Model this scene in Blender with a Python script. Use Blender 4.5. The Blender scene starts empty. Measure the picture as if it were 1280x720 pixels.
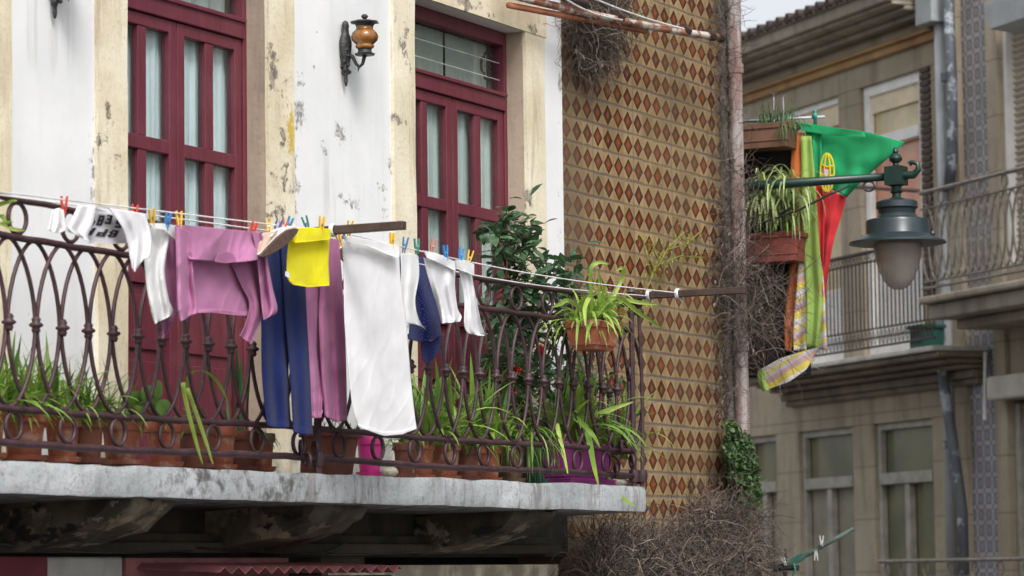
import bpy, bmesh, math, random
from mathutils import Vector, Matrix, noise
random.seed(7)
R = math.radians
C = bpy.context.scene.collection
scene = bpy.context.scene

# ------------------------------------------------------------------ camera, sky, sun, exposure
F = 3970.0                                   # focal length in photograph pixels (1280 wide)
_X = Vector((2010, 335, F)).normalized()
_q = (F*F - 557*2010)/335.0
_U = Vector((-557, -_q, F)).normalized()
_Y = _U.cross(_X)
ROT = Matrix((_X, _Y, _U))                   # camera (right, down, forward) -> world
cd = bpy.data.cameras.new('camera'); cam = bpy.data.objects.new('camera', cd); C.objects.link(cam)
cd.sensor_width = 36; cd.lens = 36*F/1280; cd.clip_start = 0.5; cd.clip_end = 2000
_r, _d, _f = [Vector((ROT[0][i], ROT[1][i], ROT[2][i])) for i in range(3)]
cam.matrix_world = Matrix(((_r.x, -_d.x, -_f.x, 0), (_r.y, -_d.y, -_f.y, 0), (_r.z, -_d.z, -_f.z, 0), (0, 0, 0, 1)))
cd.dof.use_dof = True; cd.dof.focus_distance = 15.0; cd.dof.aperture_fstop = 4.8
scene.camera = cam
SUN_EL, SUN_AZ = 48, -136                     # azimuth of the sun measured in the facade frame (from +X towards +Y)
w = bpy.data.worlds.new('World'); scene.world = w; w.use_nodes = True
nt = w.node_tree; bg = nt.nodes['Background']
sky = nt.nodes.new('ShaderNodeTexSky'); sky.sky_type = 'NISHITA'; sky.sun_disc = False
sky.sun_elevation = R(SUN_EL); sky.sun_rotation = R(90-SUN_AZ); sky.air_density = 1.0; sky.dust_density = 4.0; sky.ozone_density = 1.0
hs = nt.nodes.new('ShaderNodeHueSaturation'); hs.inputs['Saturation'].default_value = 0.22
nt.links.new(sky.outputs[0], hs.inputs['Color']); nt.links.new(hs.outputs[0], bg.inputs[0]); bg.inputs[1].default_value = 0.15
sd = bpy.data.lights.new('sun', 'SUN'); so = bpy.data.objects.new('sun', sd); C.objects.link(so)
sd.energy = 1.5; sd.angle = R(17); sd.color = (1, 0.975, 0.94)
so.rotation_euler = Vector((math.cos(R(SUN_EL))*math.cos(R(SUN_AZ)), math.cos(R(SUN_EL))*math.sin(R(SUN_AZ)), math.sin(R(SUN_EL)))).to_track_quat('Z', 'Y').to_euler()
scene.view_settings.view_transform = 'Standard'; scene.view_settings.look = 'None'
scene.view_settings.exposure = 0.48; scene.view_settings.gamma = 1

# ------------------------------------------------------------------ measuring helpers
D = 7.3267                                   # distance of the white facade
def ray(px, py): return ROT @ Vector((px-640, py-360, F))
def at(px, py, y=D):  r = ray(px, py); return r*(y/r.y)
def atx(px, py, x):   r = ray(px, py); return r*(x/r.x)
def atz(px, py, z):   r = ray(px, py); return r*(z/r.z)

# ------------------------------------------------------------------ materials
class NT:
    def __init__(s, name):
        s.m = bpy.data.materials.new(name); s.m.use_nodes = True; s.t = s.m.node_tree
        s.b = s.t.nodes['Principled BSDF']; s.out = s.t.nodes['Material Output']
        s._pos = None
    def n(s, ty, **k):
        o = s.t.nodes.new(ty)
        for a, b in k.items(): setattr(o, a, b)
        return o
    def put(s, sock, v):
        if isinstance(v, bpy.types.NodeSocket): s.t.links.new(v, sock)
        else:
            if hasattr(sock.default_value, '__len__') and not hasattr(v, '__len__'): v = (v,)*len(sock.default_value)
            if hasattr(sock.default_value, '__len__') and len(sock.default_value) == 4 and len(v) == 3: v = tuple(v)+(1,)
            sock.default_value = v
    def pos(s):
        if not s._pos: s._pos = s.n('ShaderNodeNewGeometry').outputs['Position']
        return s._pos
    def obj(s): return s.n('ShaderNodeTexCoord').outputs['Object']
    def m_(s, op, a, b=0.0, c=0.0):
        o = s.n('ShaderNodeMath', operation=op); s.put(o.inputs[0], a); s.put(o.inputs[1], b)
        if op in ('MULTIPLY_ADD',): s.put(o.inputs[2], c)
        return o.outputs[0]
    def xyz(s, v=None):
        o = s.n('ShaderNodeSeparateXYZ'); s.put(o.inputs[0], v or s.pos()); return o.outputs
    def comb(s, x, y, z):
        o = s.n('ShaderNodeCombineXYZ'); s.put(o.inputs[0], x); s.put(o.inputs[1], y); s.put(o.inputs[2], z); return o.outputs[0]
    def scale(s, v, sc):
        o = s.n('ShaderNodeVectorMath', operation='MULTIPLY'); s.put(o.inputs[0], v); s.put(o.inputs[1], sc); return o.outputs[0]
    def noise(s, sc, det=4, rough=.55, v=None, dist=0):
        o = s.n('ShaderNodeTexNoise'); s.put(o.inputs['Vector'], v or s.pos())
        o.inputs['Scale'].default_value = sc; o.inputs['Detail'].default_value = det; o.inputs['Roughness'].default_value = rough; o.inputs['Distortion'].default_value = dist
        return o.outputs[0]
    def ramp(s, f, lo, hi, smooth=True):
        o = s.n('ShaderNodeMapRange'); s.put(o.inputs[0], f); s.put(o.inputs[1], lo); s.put(o.inputs[2], hi)
        if smooth: o.interpolation_type = 'SMOOTHSTEP'
        return o.outputs[0]
    def mix(s, f, a, b, ty='MIX'):
        o = s.n('ShaderNodeMixRGB', blend_type=ty); s.put(o.inputs[0], f); s.put(o.inputs[1], a); s.put(o.inputs[2], b); return o.outputs[0]
    def bump(s, h, st=.3, dist=.01):
        o = s.n('ShaderNodeBump'); s.put(o.inputs['Height'], h); o.inputs['Strength'].default_value = st; o.inputs['Distance'].default_value = dist
        s.t.links.new(o.outputs[0], s.b.inputs['Normal'])
    def col(s, c): s.put(s.b.inputs['Base Color'], c)
    def rough(s, v): s.put(s.b.inputs['Roughness'], v)

def simple(name, c, rough=.7, var=.18, sc=8, bump=.0, bsc=60, metal=0, spec=None, c2=None, c2lo=.5, c2hi=.62):
    N = NT(name); n = N.noise(sc, 5)
    k = N.ramp(n, .3, .7)
    lo = tuple(x*(1-var) for x in c); hi = tuple(min(1, x*(1+var)) for x in c)
    base = N.mix(k, lo, hi)
    if c2: base = N.mix(N.ramp(N.noise(sc*1.7, 6, .65), c2lo, c2hi), base, c2)
    N.col(base); N.rough(rough); N.b.inputs['Metallic'].default_value = metal
    if spec is not None: N.b.inputs['Specular IOR Level'].default_value = spec
    if bump: N.bump(N.noise(bsc, 4), bump, .01)
    return N.m

def spots(N, lst):
    """mask that is 1 at the middle of each ellipse (x, z, rx, rz) and falls to 0"""
    o = N.xyz(); acc = None
    for (x, z, rx, rz) in lst:
        a = N.m_('MULTIPLY', N.m_('SUBTRACT', o[0], x), 1/rx); b = N.m_('MULTIPLY', N.m_('SUBTRACT', o[2], z), 1/rz)
        d = N.m_('SQRT', N.m_('ADD', N.m_('MULTIPLY', a, a), N.m_('MULTIPLY', b, b)))
        v = N.m_('MAXIMUM', N.m_('SUBTRACT', 1.0, d), 0.0)
        acc = v if acc is None else N.m_('MAXIMUM', acc, v)
    return acc

def P2(px, py, y=D-.02): p = at(px, py, y); return p.x, p.z
def spx(lst, y=D-.02):
    out = []
    for px, py, rx, ry in lst:
        x, z = P2(px, py, y); out.append((x, z, rx/115.0, ry/260.0))
    return out

def white_plaster():
    N = NT('white_plaster'); base = N.mix(N.ramp(N.noise(1.6, 5), .3, .75), (.66, .67, .68), (.78, .785, .785))
    streak = N.noise(1, 5, .6, N.scale(N.pos(), (9, 9, 1.1)))
    base = N.mix(N.m_('MULTIPLY', N.ramp(streak, .5, .78), .3), base, (.50, .52, .52))
    fine = N.noise(14, 7, .66)
    msk = spots(N, spx([(425, 170, 34, 34), (412, 190, 10, 14), (372, 140, 16, 75), (366, 235, 14, 60), (488, 215, 11, 60), (118, 215, 9, 60), (700, 110, 7, 90), (698, 240, 12, 25), (392, 85, 8, 10), (700, 300, 10, 30), (90, 170, 16, 16), (482, 250, 16, 40), (440, 255, 30, 20)], D))
    peel = N.ramp(N.m_('ADD', N.m_('MULTIPLY', msk, .26), fine), .69, .79)
    base = N.mix(peel, base, N.mix(N.ramp(N.noise(40, 3), .4, .6), (.24, .24, .235), (.48, .47, .45)))
    run = N.m_('MULTIPLY', N.ramp(N.noise(1, 4, .6, N.scale(N.pos(), (26, 26, 1.3))), .52, .70), N.ramp(N.m_('ADD', spots(N, spx([(428, 235, 30, 90), (372, 230, 20, 100), (486, 250, 14, 80), (116, 240, 12, 70), (60, 40, 30, 60), (427, 120, 12, 60)], D)), 0.0), .0, .5))
    base = N.mix(N.m_('MULTIPLY', run, .38), base, (.40, .40, .38))
    fleck = N.ramp(N.noise(30, 4, .7), .73, .77); base = N.mix(N.m_('MULTIPLY', fleck, .5), base, (.36, .35, .34))
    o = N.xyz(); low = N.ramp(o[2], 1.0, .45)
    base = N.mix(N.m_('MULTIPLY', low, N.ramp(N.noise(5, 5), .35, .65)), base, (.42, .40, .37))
    N.col(base); N.rough(.85); N.bump(N.m_('ADD', N.m_('MULTIPLY', N.noise(30, 5), .5), N.m_('MULTIPLY', peel, -1.2)), .35, .008)
    return N.m

def cream_stone():
    N = NT('cream_painted_stone'); base = N.mix(N.ramp(N.noise(2.2, 5), .35, .7), (.62, .54, .38), (.80, .74, .59))
    v = N.noise(1, 5, .65, N.scale(N.pos(), (12, 12, 1.5)))
    base = N.mix(N.ramp(v, .5, .75), base, (.42, .35, .24))
    msk = spots(N, spx([(358, 150, 14, 110), (340, 90, 16, 80), (136, 140, 12, 30), (140, 195, 18, 30), (505, 60, 16, 60), (500, 150, 12, 50), (350, 235, 20, 50), (660, 250, 14, 60), (126, 200, 14, 50), (348, 260, 25, 40), (590, 8, 60, 14), (664, 40, 16, 40)]))
    fine = N.noise(11, 7, .68)
    chip = N.ramp(N.m_('ADD', N.m_('MULTIPLY', msk, .23), fine), .68, .76)
    base = N.mix(chip, base, N.mix(N.ramp(N.noise(30, 3), .4, .6), (.16, .13, .10), (.36, .31, .25)))
    base = N.mix(N.m_('MULTIPLY', N.ramp(N.noise(70, 5, .75), .52, .66), .35), base, (.34, .29, .21))
    # yellow lichen along the chipped edge
    lic = spots(N, spx([(364, 165, 8, 55)])); base = N.mix(N.ramp(N.m_('MULTIPLY', lic, N.noise(35, 3)), .2, .34), base, (.55, .40, .08))
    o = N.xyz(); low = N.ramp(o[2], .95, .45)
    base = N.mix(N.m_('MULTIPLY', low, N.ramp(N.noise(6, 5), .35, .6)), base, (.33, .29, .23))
    N.col(base); N.rough(.9); N.bump(N.m_('ADD', N.noise(35, 6, .7), N.m_('MULTIPLY', chip, -1.5)), .45, .008)
    return N.m

def tile_wall():
    N = NT('patterned_wall_tiles'); o = N.xyz(); X0, Z0 = 15.2584+.0665, 2.533+.0672
    U = N.m_('MULTIPLY', N.m_('SUBTRACT', o[0], X0), 1/.1331); V = N.m_('MULTIPLY', N.m_('SUBTRACT', o[2], Z0), 1/.1352)
    wob = N.noise(3.0, 3); V = N.m_('ADD', V, N.m_('MULTIPLY', N.m_('SUBTRACT', wob, .5), .12))
    fu = N.m_('SUBTRACT', N.m_('FRACT', U), .5); fv = N.m_('SUBTRACT', N.m_('FRACT', V), .5)
    au = N.m_('ABSOLUTE', fu); av = N.m_('ABSOLUTE', fv)
    d = N.m_('ADD', N.m_('MULTIPLY', au, 1/.44), N.m_('MULTIPLY', av, 1/.42))
    cell = N.comb(N.m_('FLOOR', U), N.m_('FLOOR', V), 0.0)
    wn = N.n('ShaderNodeTexWhiteNoise', noise_dimensions='3D'); N.put(wn.inputs[0], cell); rnd = wn.outputs['Value']; rc = wn.outputs['Color']
    rr = N.xyz(rc)
    bgc = N.mix(rnd, (.28, .185, .088), (.42, .29, .145))
    # fine fan lines and a second pale diamond round the dark one
    fan = N.m_('SINE', N.m_('MULTIPLY', N.m_('ADD', N.m_('MULTIPLY', au, 1.0), N.m_('MULTIPLY', av, .42)), 95.0))
    bgc = N.mix(N.m_('MULTIPLY', N.ramp(fan, -.1, .8), .6), bgc, (.15, .095, .05))
    ringo = N.ramp(N.m_('ABSOLUTE', N.m_('SUBTRACT', d, 1.28)), .05, .02); bgc = N.mix(N.m_('MULTIPLY', ringo, .25), bgc, (.50, .41, .24))
    inner = N.mix(rr[1], (.085, .027, .015), (.20, .050, .018))
    inner = N.mix(N.ramp(N.m_('ADD', N.m_('MULTIPLY', au, 6.5), N.m_('MULTIPLY', av, 4.2)), .75, .55), inner, (.25, .08, .032))
    edge = (.028, .010, .008)
    dia = N.mix(N.ramp(d, .68, .74), inner, edge)
    c = N.mix(N.ramp(d, 1.03, .98), bgc, dia)
    jn = N.noise(28, 4, .7)
    jh = N.ramp(N.m_('ADD', av, N.m_('MULTIPLY', N.m_('SUBTRACT', jn, .5), .22)), .42, .48)
    big = N.ramp(N.noise(1.7, 4), .35, .6)
    c = N.mix(N.m_('MULTIPLY', jh, N.m_('ADD', N.m_('MULTIPLY', big, .45), .5)), c, (.125, .115, .11))
    jv = N.ramp(au, .478, .492); c = N.mix(N.m_('MULTIPLY', jv, .6), c, (.14, .11, .075))
    fu4 = N.m_('ABSOLUTE', N.m_('SUBTRACT', N.m_('FRACT', N.m_('MULTIPLY', N.m_('ADD', U, 2.0), .25)), .5))
    c = N.mix(N.m_('MULTIPLY', N.ramp(fu4, .484, .496), .55), c, (.10, .095, .08))
    grime = N.ramp(N.noise(1.1, 6, .62), .38, .68); c = N.mix(N.m_('MULTIPLY', grime, .5), c, (.13, .095, .06))
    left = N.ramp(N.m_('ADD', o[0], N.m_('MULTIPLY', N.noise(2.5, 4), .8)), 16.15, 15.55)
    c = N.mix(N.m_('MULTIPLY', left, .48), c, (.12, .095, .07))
    chips = N.ramp(N.noise(26, 5, .7), .70, .73); c = N.mix(N.m_('MULTIPLY', chips, .6), c, (.42, .38, .30))
    N.col(c); N.rough(N.m_('ADD', N.m_('MULTIPLY', rnd, .25), .42)); N.b.inputs['Specular IOR Level'].default_value = .22
    N.bump(N.m_('SUBTRACT', N.m_('MULTIPLY', N.noise(9, 3), .4), N.m_('MULTIPLY', N.m_('MAXIMUM', jh, jv), .9)), .5, .006)
    return N.m

def slab_concrete():
    N = NT('painted_concrete'); o = N.xyz()
    base = N.mix(N.ramp(N.noise(2.5, 5), .35, .7), (.33, .35, .36), (.50, .52, .54))
    st = N.noise(1, 6, .7, N.scale(N.pos(), (16, 16, 2.6)))
    zone = N.ramp(N.noise(.9, 2), .42, .62)
    base = N.mix(N.m_('MULTIPLY', N.ramp(st, .46, .66), N.m_('ADD', N.m_('MULTIPLY', zone, .7), .25)), base, (.19, .18, .17))
    rust = spots(N, [(at(362, 600, 6.65).x, .37, .22, .3), (at(250, 600, 6.65).x, .40, .5, .12), (at(330, 600, 6.65).x, .36, .6, .14)])
    base = N.mix(N.ramp(N.m_('ADD', N.noise(18, 6, .7), N.m_('MULTIPLY', rust, .20)), .56, .80), base, (.10, .095, .09))
    fl = N.ramp(N.noise(60, 6, .75), .54, .62); base = N.mix(N.m_('MULTIPLY', fl, .45), base, (.16, .16, .16))
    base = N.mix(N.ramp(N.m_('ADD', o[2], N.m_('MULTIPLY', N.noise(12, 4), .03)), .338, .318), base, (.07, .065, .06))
    N.col(base); N.rough(.9); N.bump(N.noise(26, 7, .7), .7, .012); return N.m

def iron_paint(name, c, rust=.5):
    N = NT(name); base = N.mix(N.ramp(N.noise(14, 5), .35, .65), tuple(x*.6 for x in c), c)
    base = N.mix(N.m_('MULTIPLY', N.ramp(N.noise(50, 5, .7), .54, .66), rust), base, (.13, .055, .035))
    base = N.mix(N.m_('MULTIPLY', N.ramp(N.noise(33, 4, .7), .62, .70), .5), base, tuple(min(1, x*1.9+.05) for x in c))
    N.col(base); N.rough(.52); N.bump(N.noise(80, 4), .35, .004); return N.m

def wood_paint():
    N = NT('maroon_door_paint'); v = N.noise(1, 5, .6, N.scale(N.pos(), (60, 60, 3)))
    base = N.mix(N.ramp(v, .3, .7), (.100, .014, .025), (.145, .024, .040))
    base = N.mix(N.m_('MULTIPLY', N.ramp(N.noise(3, 5), .5, .75), .5), base, (.18, .055, .07))
    base = N.mix(N.ramp(N.noise(24, 6, .7), .66, .72), base, (.05, .012, .018))
    N.col(base); N.rough(.5); N.bump(v, .12, .004); return N.m

def cloth_mat(name, c, rough=.95, weave=900, dots=None, sheen=.3, var=.06):
    N = NT(name); base = N.mix(N.ramp(N.noise(5, 3), .3, .7), tuple(x*(1-var) for x in c), tuple(min(.95, x*(1+var)) for x in c))
    if dots:
        o = N.xyz(); s = 1/.017
        gx = N.m_('SUBTRACT', N.m_('FRACT', N.m_('MULTIPLY', N.m_('ADD', o[0], o[2]), s)), .5); gz = N.m_('SUBTRACT', N.m_('FRACT', N.m_('MULTIPLY', N.m_('SUBTRACT', o[2], o[0]), s)), .5)
        dd = N.m_('SQRT', N.m_('ADD', N.m_('MULTIPLY', gx, gx), N.m_('MULTIPLY', gz, gz)))
        base = N.mix(N.ramp(dd, .20, .13), base, dots)
    N.col(base); N.rough(rough); N.b.inputs['Sheen Weight'].default_value = sheen*.3
    N.b.inputs['Specular IOR Level'].default_value = .2
    N.bump(N.m_('ADD', N.noise(weave, 2), N.m_('MULTIPLY', N.noise(1, 5, .6, N.scale(N.pos(), (38, 38, 9))), 3.0)), .3, .004)
    # thin fabric lets some light through
    tr = N.n('ShaderNodeBsdfTranslucent'); N.put(tr.inputs[0], base); mx = N.n('ShaderNodeMixShader'); mx.inputs[0].default_value = .22
    N.t.links.new(N.b.outputs[0], mx.inputs[1]); N.t.links.new(tr.outputs[0], mx.inputs[2]); N.t.links.new(mx.outputs[0], N.out.inputs[0])
    return N.m

def leaf_mat(name, c, c2, stripe=None, rough=.45):
    N = NT(name); r = N.n('ShaderNodeNewGeometry').outputs['Random Per Island']
    base = N.mix(r, c, c2)
    base = N.mix(N.m_('MULTIPLY', N.ramp(N.noise(18, 3), .5, .7), .35), base, tuple(x*.55 for x in c))
    base = N.mix(N.m_('MULTIPLY', N.ramp(N.noise(9, 4, .6), .60, .70), .55), base, (c[0]*1.4+.10, c[1]*.9+.05, c[2]*.8+.01))
    if stripe: base = N.mix(N.ramp(N.noise(35, 3, .6), .55, .64), base, stripe)
    N.col(base); N.rough(rough)
    tr = N.n('ShaderNodeBsdfTranslucent'); N.put(tr.inputs[0], base); mx = N.n('ShaderNodeMixShader'); mx.inputs[0].default_value = .3
    N.t.links.new(N.b.outputs[0], mx.inputs[1]); N.t.links.new(tr.outputs[0], mx.inputs[2]); N.t.links.new(mx.outputs[0], N.out.inputs[0])
    return N.m

def glass_mat(name, tint=(.9, .95, .95), gl=.25, rough=.03):
    N = NT(name); tr = N.n('ShaderNodeBsdfTransparent'); tr.inputs[0].default_value = tint+(1,)
    g = N.n('ShaderNodeBsdfGlossy'); g.inputs['Roughness'].default_value = rough; g.inputs[0].default_value = (.8, .85, .88, 1)
    fr = N.n('ShaderNodeLayerWeight'); fr.inputs[0].default_value = .5
    mx = N.n('ShaderNodeMixShader'); N.put(mx.inputs[0], N.m_('ADD', N.m_('MULTIPLY', N.m_('POWER', fr.outputs['Facing'], 4.0), .5), gl*.15))
    N.t.links.new(tr.outputs[0], mx.inputs[1]); N.t.links.new(g.outputs[0], mx.inputs[2]); N.t.links.new(mx.outputs[0], N.out.inputs[0]); return N.m

def pipe_paint():
    N = NT('flaking_pink_pipe_paint'); n1 = N.noise(1, 5, .6, N.scale(N.pos(), (22, 22, 2.2)))
    base = N.mix(N.ramp(n1, .38, .62), (.36, .33, .32), (.24, .15, .13)); base = N.mix(N.m_('MULTIPLY', N.ramp(N.noise(1, 6, .7, N.scale(N.pos(), (40, 40, 9))), .52, .66), .7), base, (.13, .075, .06))
    N.col(base); N.rough(.75); N.bump(N.noise(50, 4), .3, .005); return N.m

def lamp_glass():
    N = NT('frosted_smoky_lamp_glass'); N.col((.34, .31, .28)); N.rough(.22); N.b.inputs['Specular IOR Level'].default_value = .7
    tr = N.n('ShaderNodeBsdfTransparent'); tr.inputs[0].default_value = (.8, .78, .75, 1); mx = N.n('ShaderNodeMixShader'); mx.inputs[0].default_value = .55
    N.t.links.new(tr.outputs[0], mx.inputs[1]); N.t.links.new(N.b.outputs[0], mx.inputs[2]); N.t.links.new(mx.outputs[0], N.out.inputs[0]); return N.m

def block_stone(name, c, c2, bw=.9, bh=.42, U=None, joints=True):
    N = NT(name); n1 = N.ramp(N.noise(.9, 6, .6), .3, .7); base = N.mix(n1, c, c2)
    st = N.noise(1, 6, .65, N.scale(N.pos(), (4, 4, .5))); base = N.mix(N.m_('MULTIPLY', N.ramp(st, .46, .7), .55), base, tuple(x*.42 for x in c))
    base = N.mix(N.m_('MULTIPLY', N.ramp(N.noise(14, 5, .7), .55, .7), .4), base, tuple(x*.6 for x in c))
    if joints:
        o = N.xyz(); v = N.m_('MULTIPLY', o[2], 1/bh); fv = N.m_('ABSOLUTE', N.m_('SUBTRACT', N.m_('FRACT', v), .5))
        base = N.mix(N.m_('MULTIPLY', N.ramp(fv, .478, .492), .5), base, tuple(x*.4 for x in c))
    N.col(base); N.rough(.92); N.bump(N.noise(20, 6, .7), .5, .01); return N.m

def corbel_stone():  # base tone holds dirt and the shade under the slab; pale patches are flaking
    N = NT('flaking_shaded_render'); base = N.mix(N.ramp(N.noise(3, 5, .6), .35, .65), (.035, .03, .022), (.13, .105, .075))
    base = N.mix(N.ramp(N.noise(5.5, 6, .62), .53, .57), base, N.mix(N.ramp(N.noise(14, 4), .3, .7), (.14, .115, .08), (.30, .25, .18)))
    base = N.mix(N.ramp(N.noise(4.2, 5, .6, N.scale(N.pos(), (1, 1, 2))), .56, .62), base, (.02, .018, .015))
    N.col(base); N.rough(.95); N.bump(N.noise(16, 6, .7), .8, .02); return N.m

def blue_tiles(u_dir):
    N = NT('blue_patterned_tiles'); o = N.xyz()
    u = N.m_('ADD', N.m_('MULTIPLY', o[0], u_dir.x), N.m_('MULTIPLY', o[1], u_dir.y)); s = 1/.155
    fu = N.m_('SUBTRACT', N.m_('FRACT', N.m_('MULTIPLY', u, s)), .5); fv = N.m_('SUBTRACT', N.m_('FRACT', N.m_('MULTIPLY', o[2], s)), .5)
    dd = N.m_('SQRT', N.m_('ADD', N.m_('MULTIPLY', fu, fu), N.m_('MULTIPLY', fv, fv)))
    rg = N.ramp(N.m_('ABSOLUTE', N.m_('SUBTRACT', dd, .30)), .10, .05)
    dg = N.ramp(N.m_('ABSOLUTE', N.m_('SUBTRACT', N.m_('ABSOLUTE', fu), N.m_('ABSOLUTE', fv))), .08, .03)
    low = N.ramp(N.m_('ADD', o[2], N.m_('MULTIPLY', N.noise(1.3, 3), 1.0)), 3.2, 2.2)
    blue = N.mix(low, (.085, .075, .115), (.035, .05, .20))
    base = N.mix(N.m_('MULTIPLY', N.m_('MAXIMUM', rg, dg), .75), (.44, .41, .39), blue)
    base = N.mix(N.m_('MULTIPLY', N.ramp(N.noise(2, 6, .65), .4, .65), .5), base, (.17, .15, .13))
    N.col(base); N.rough(.5); return N.m

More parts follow.
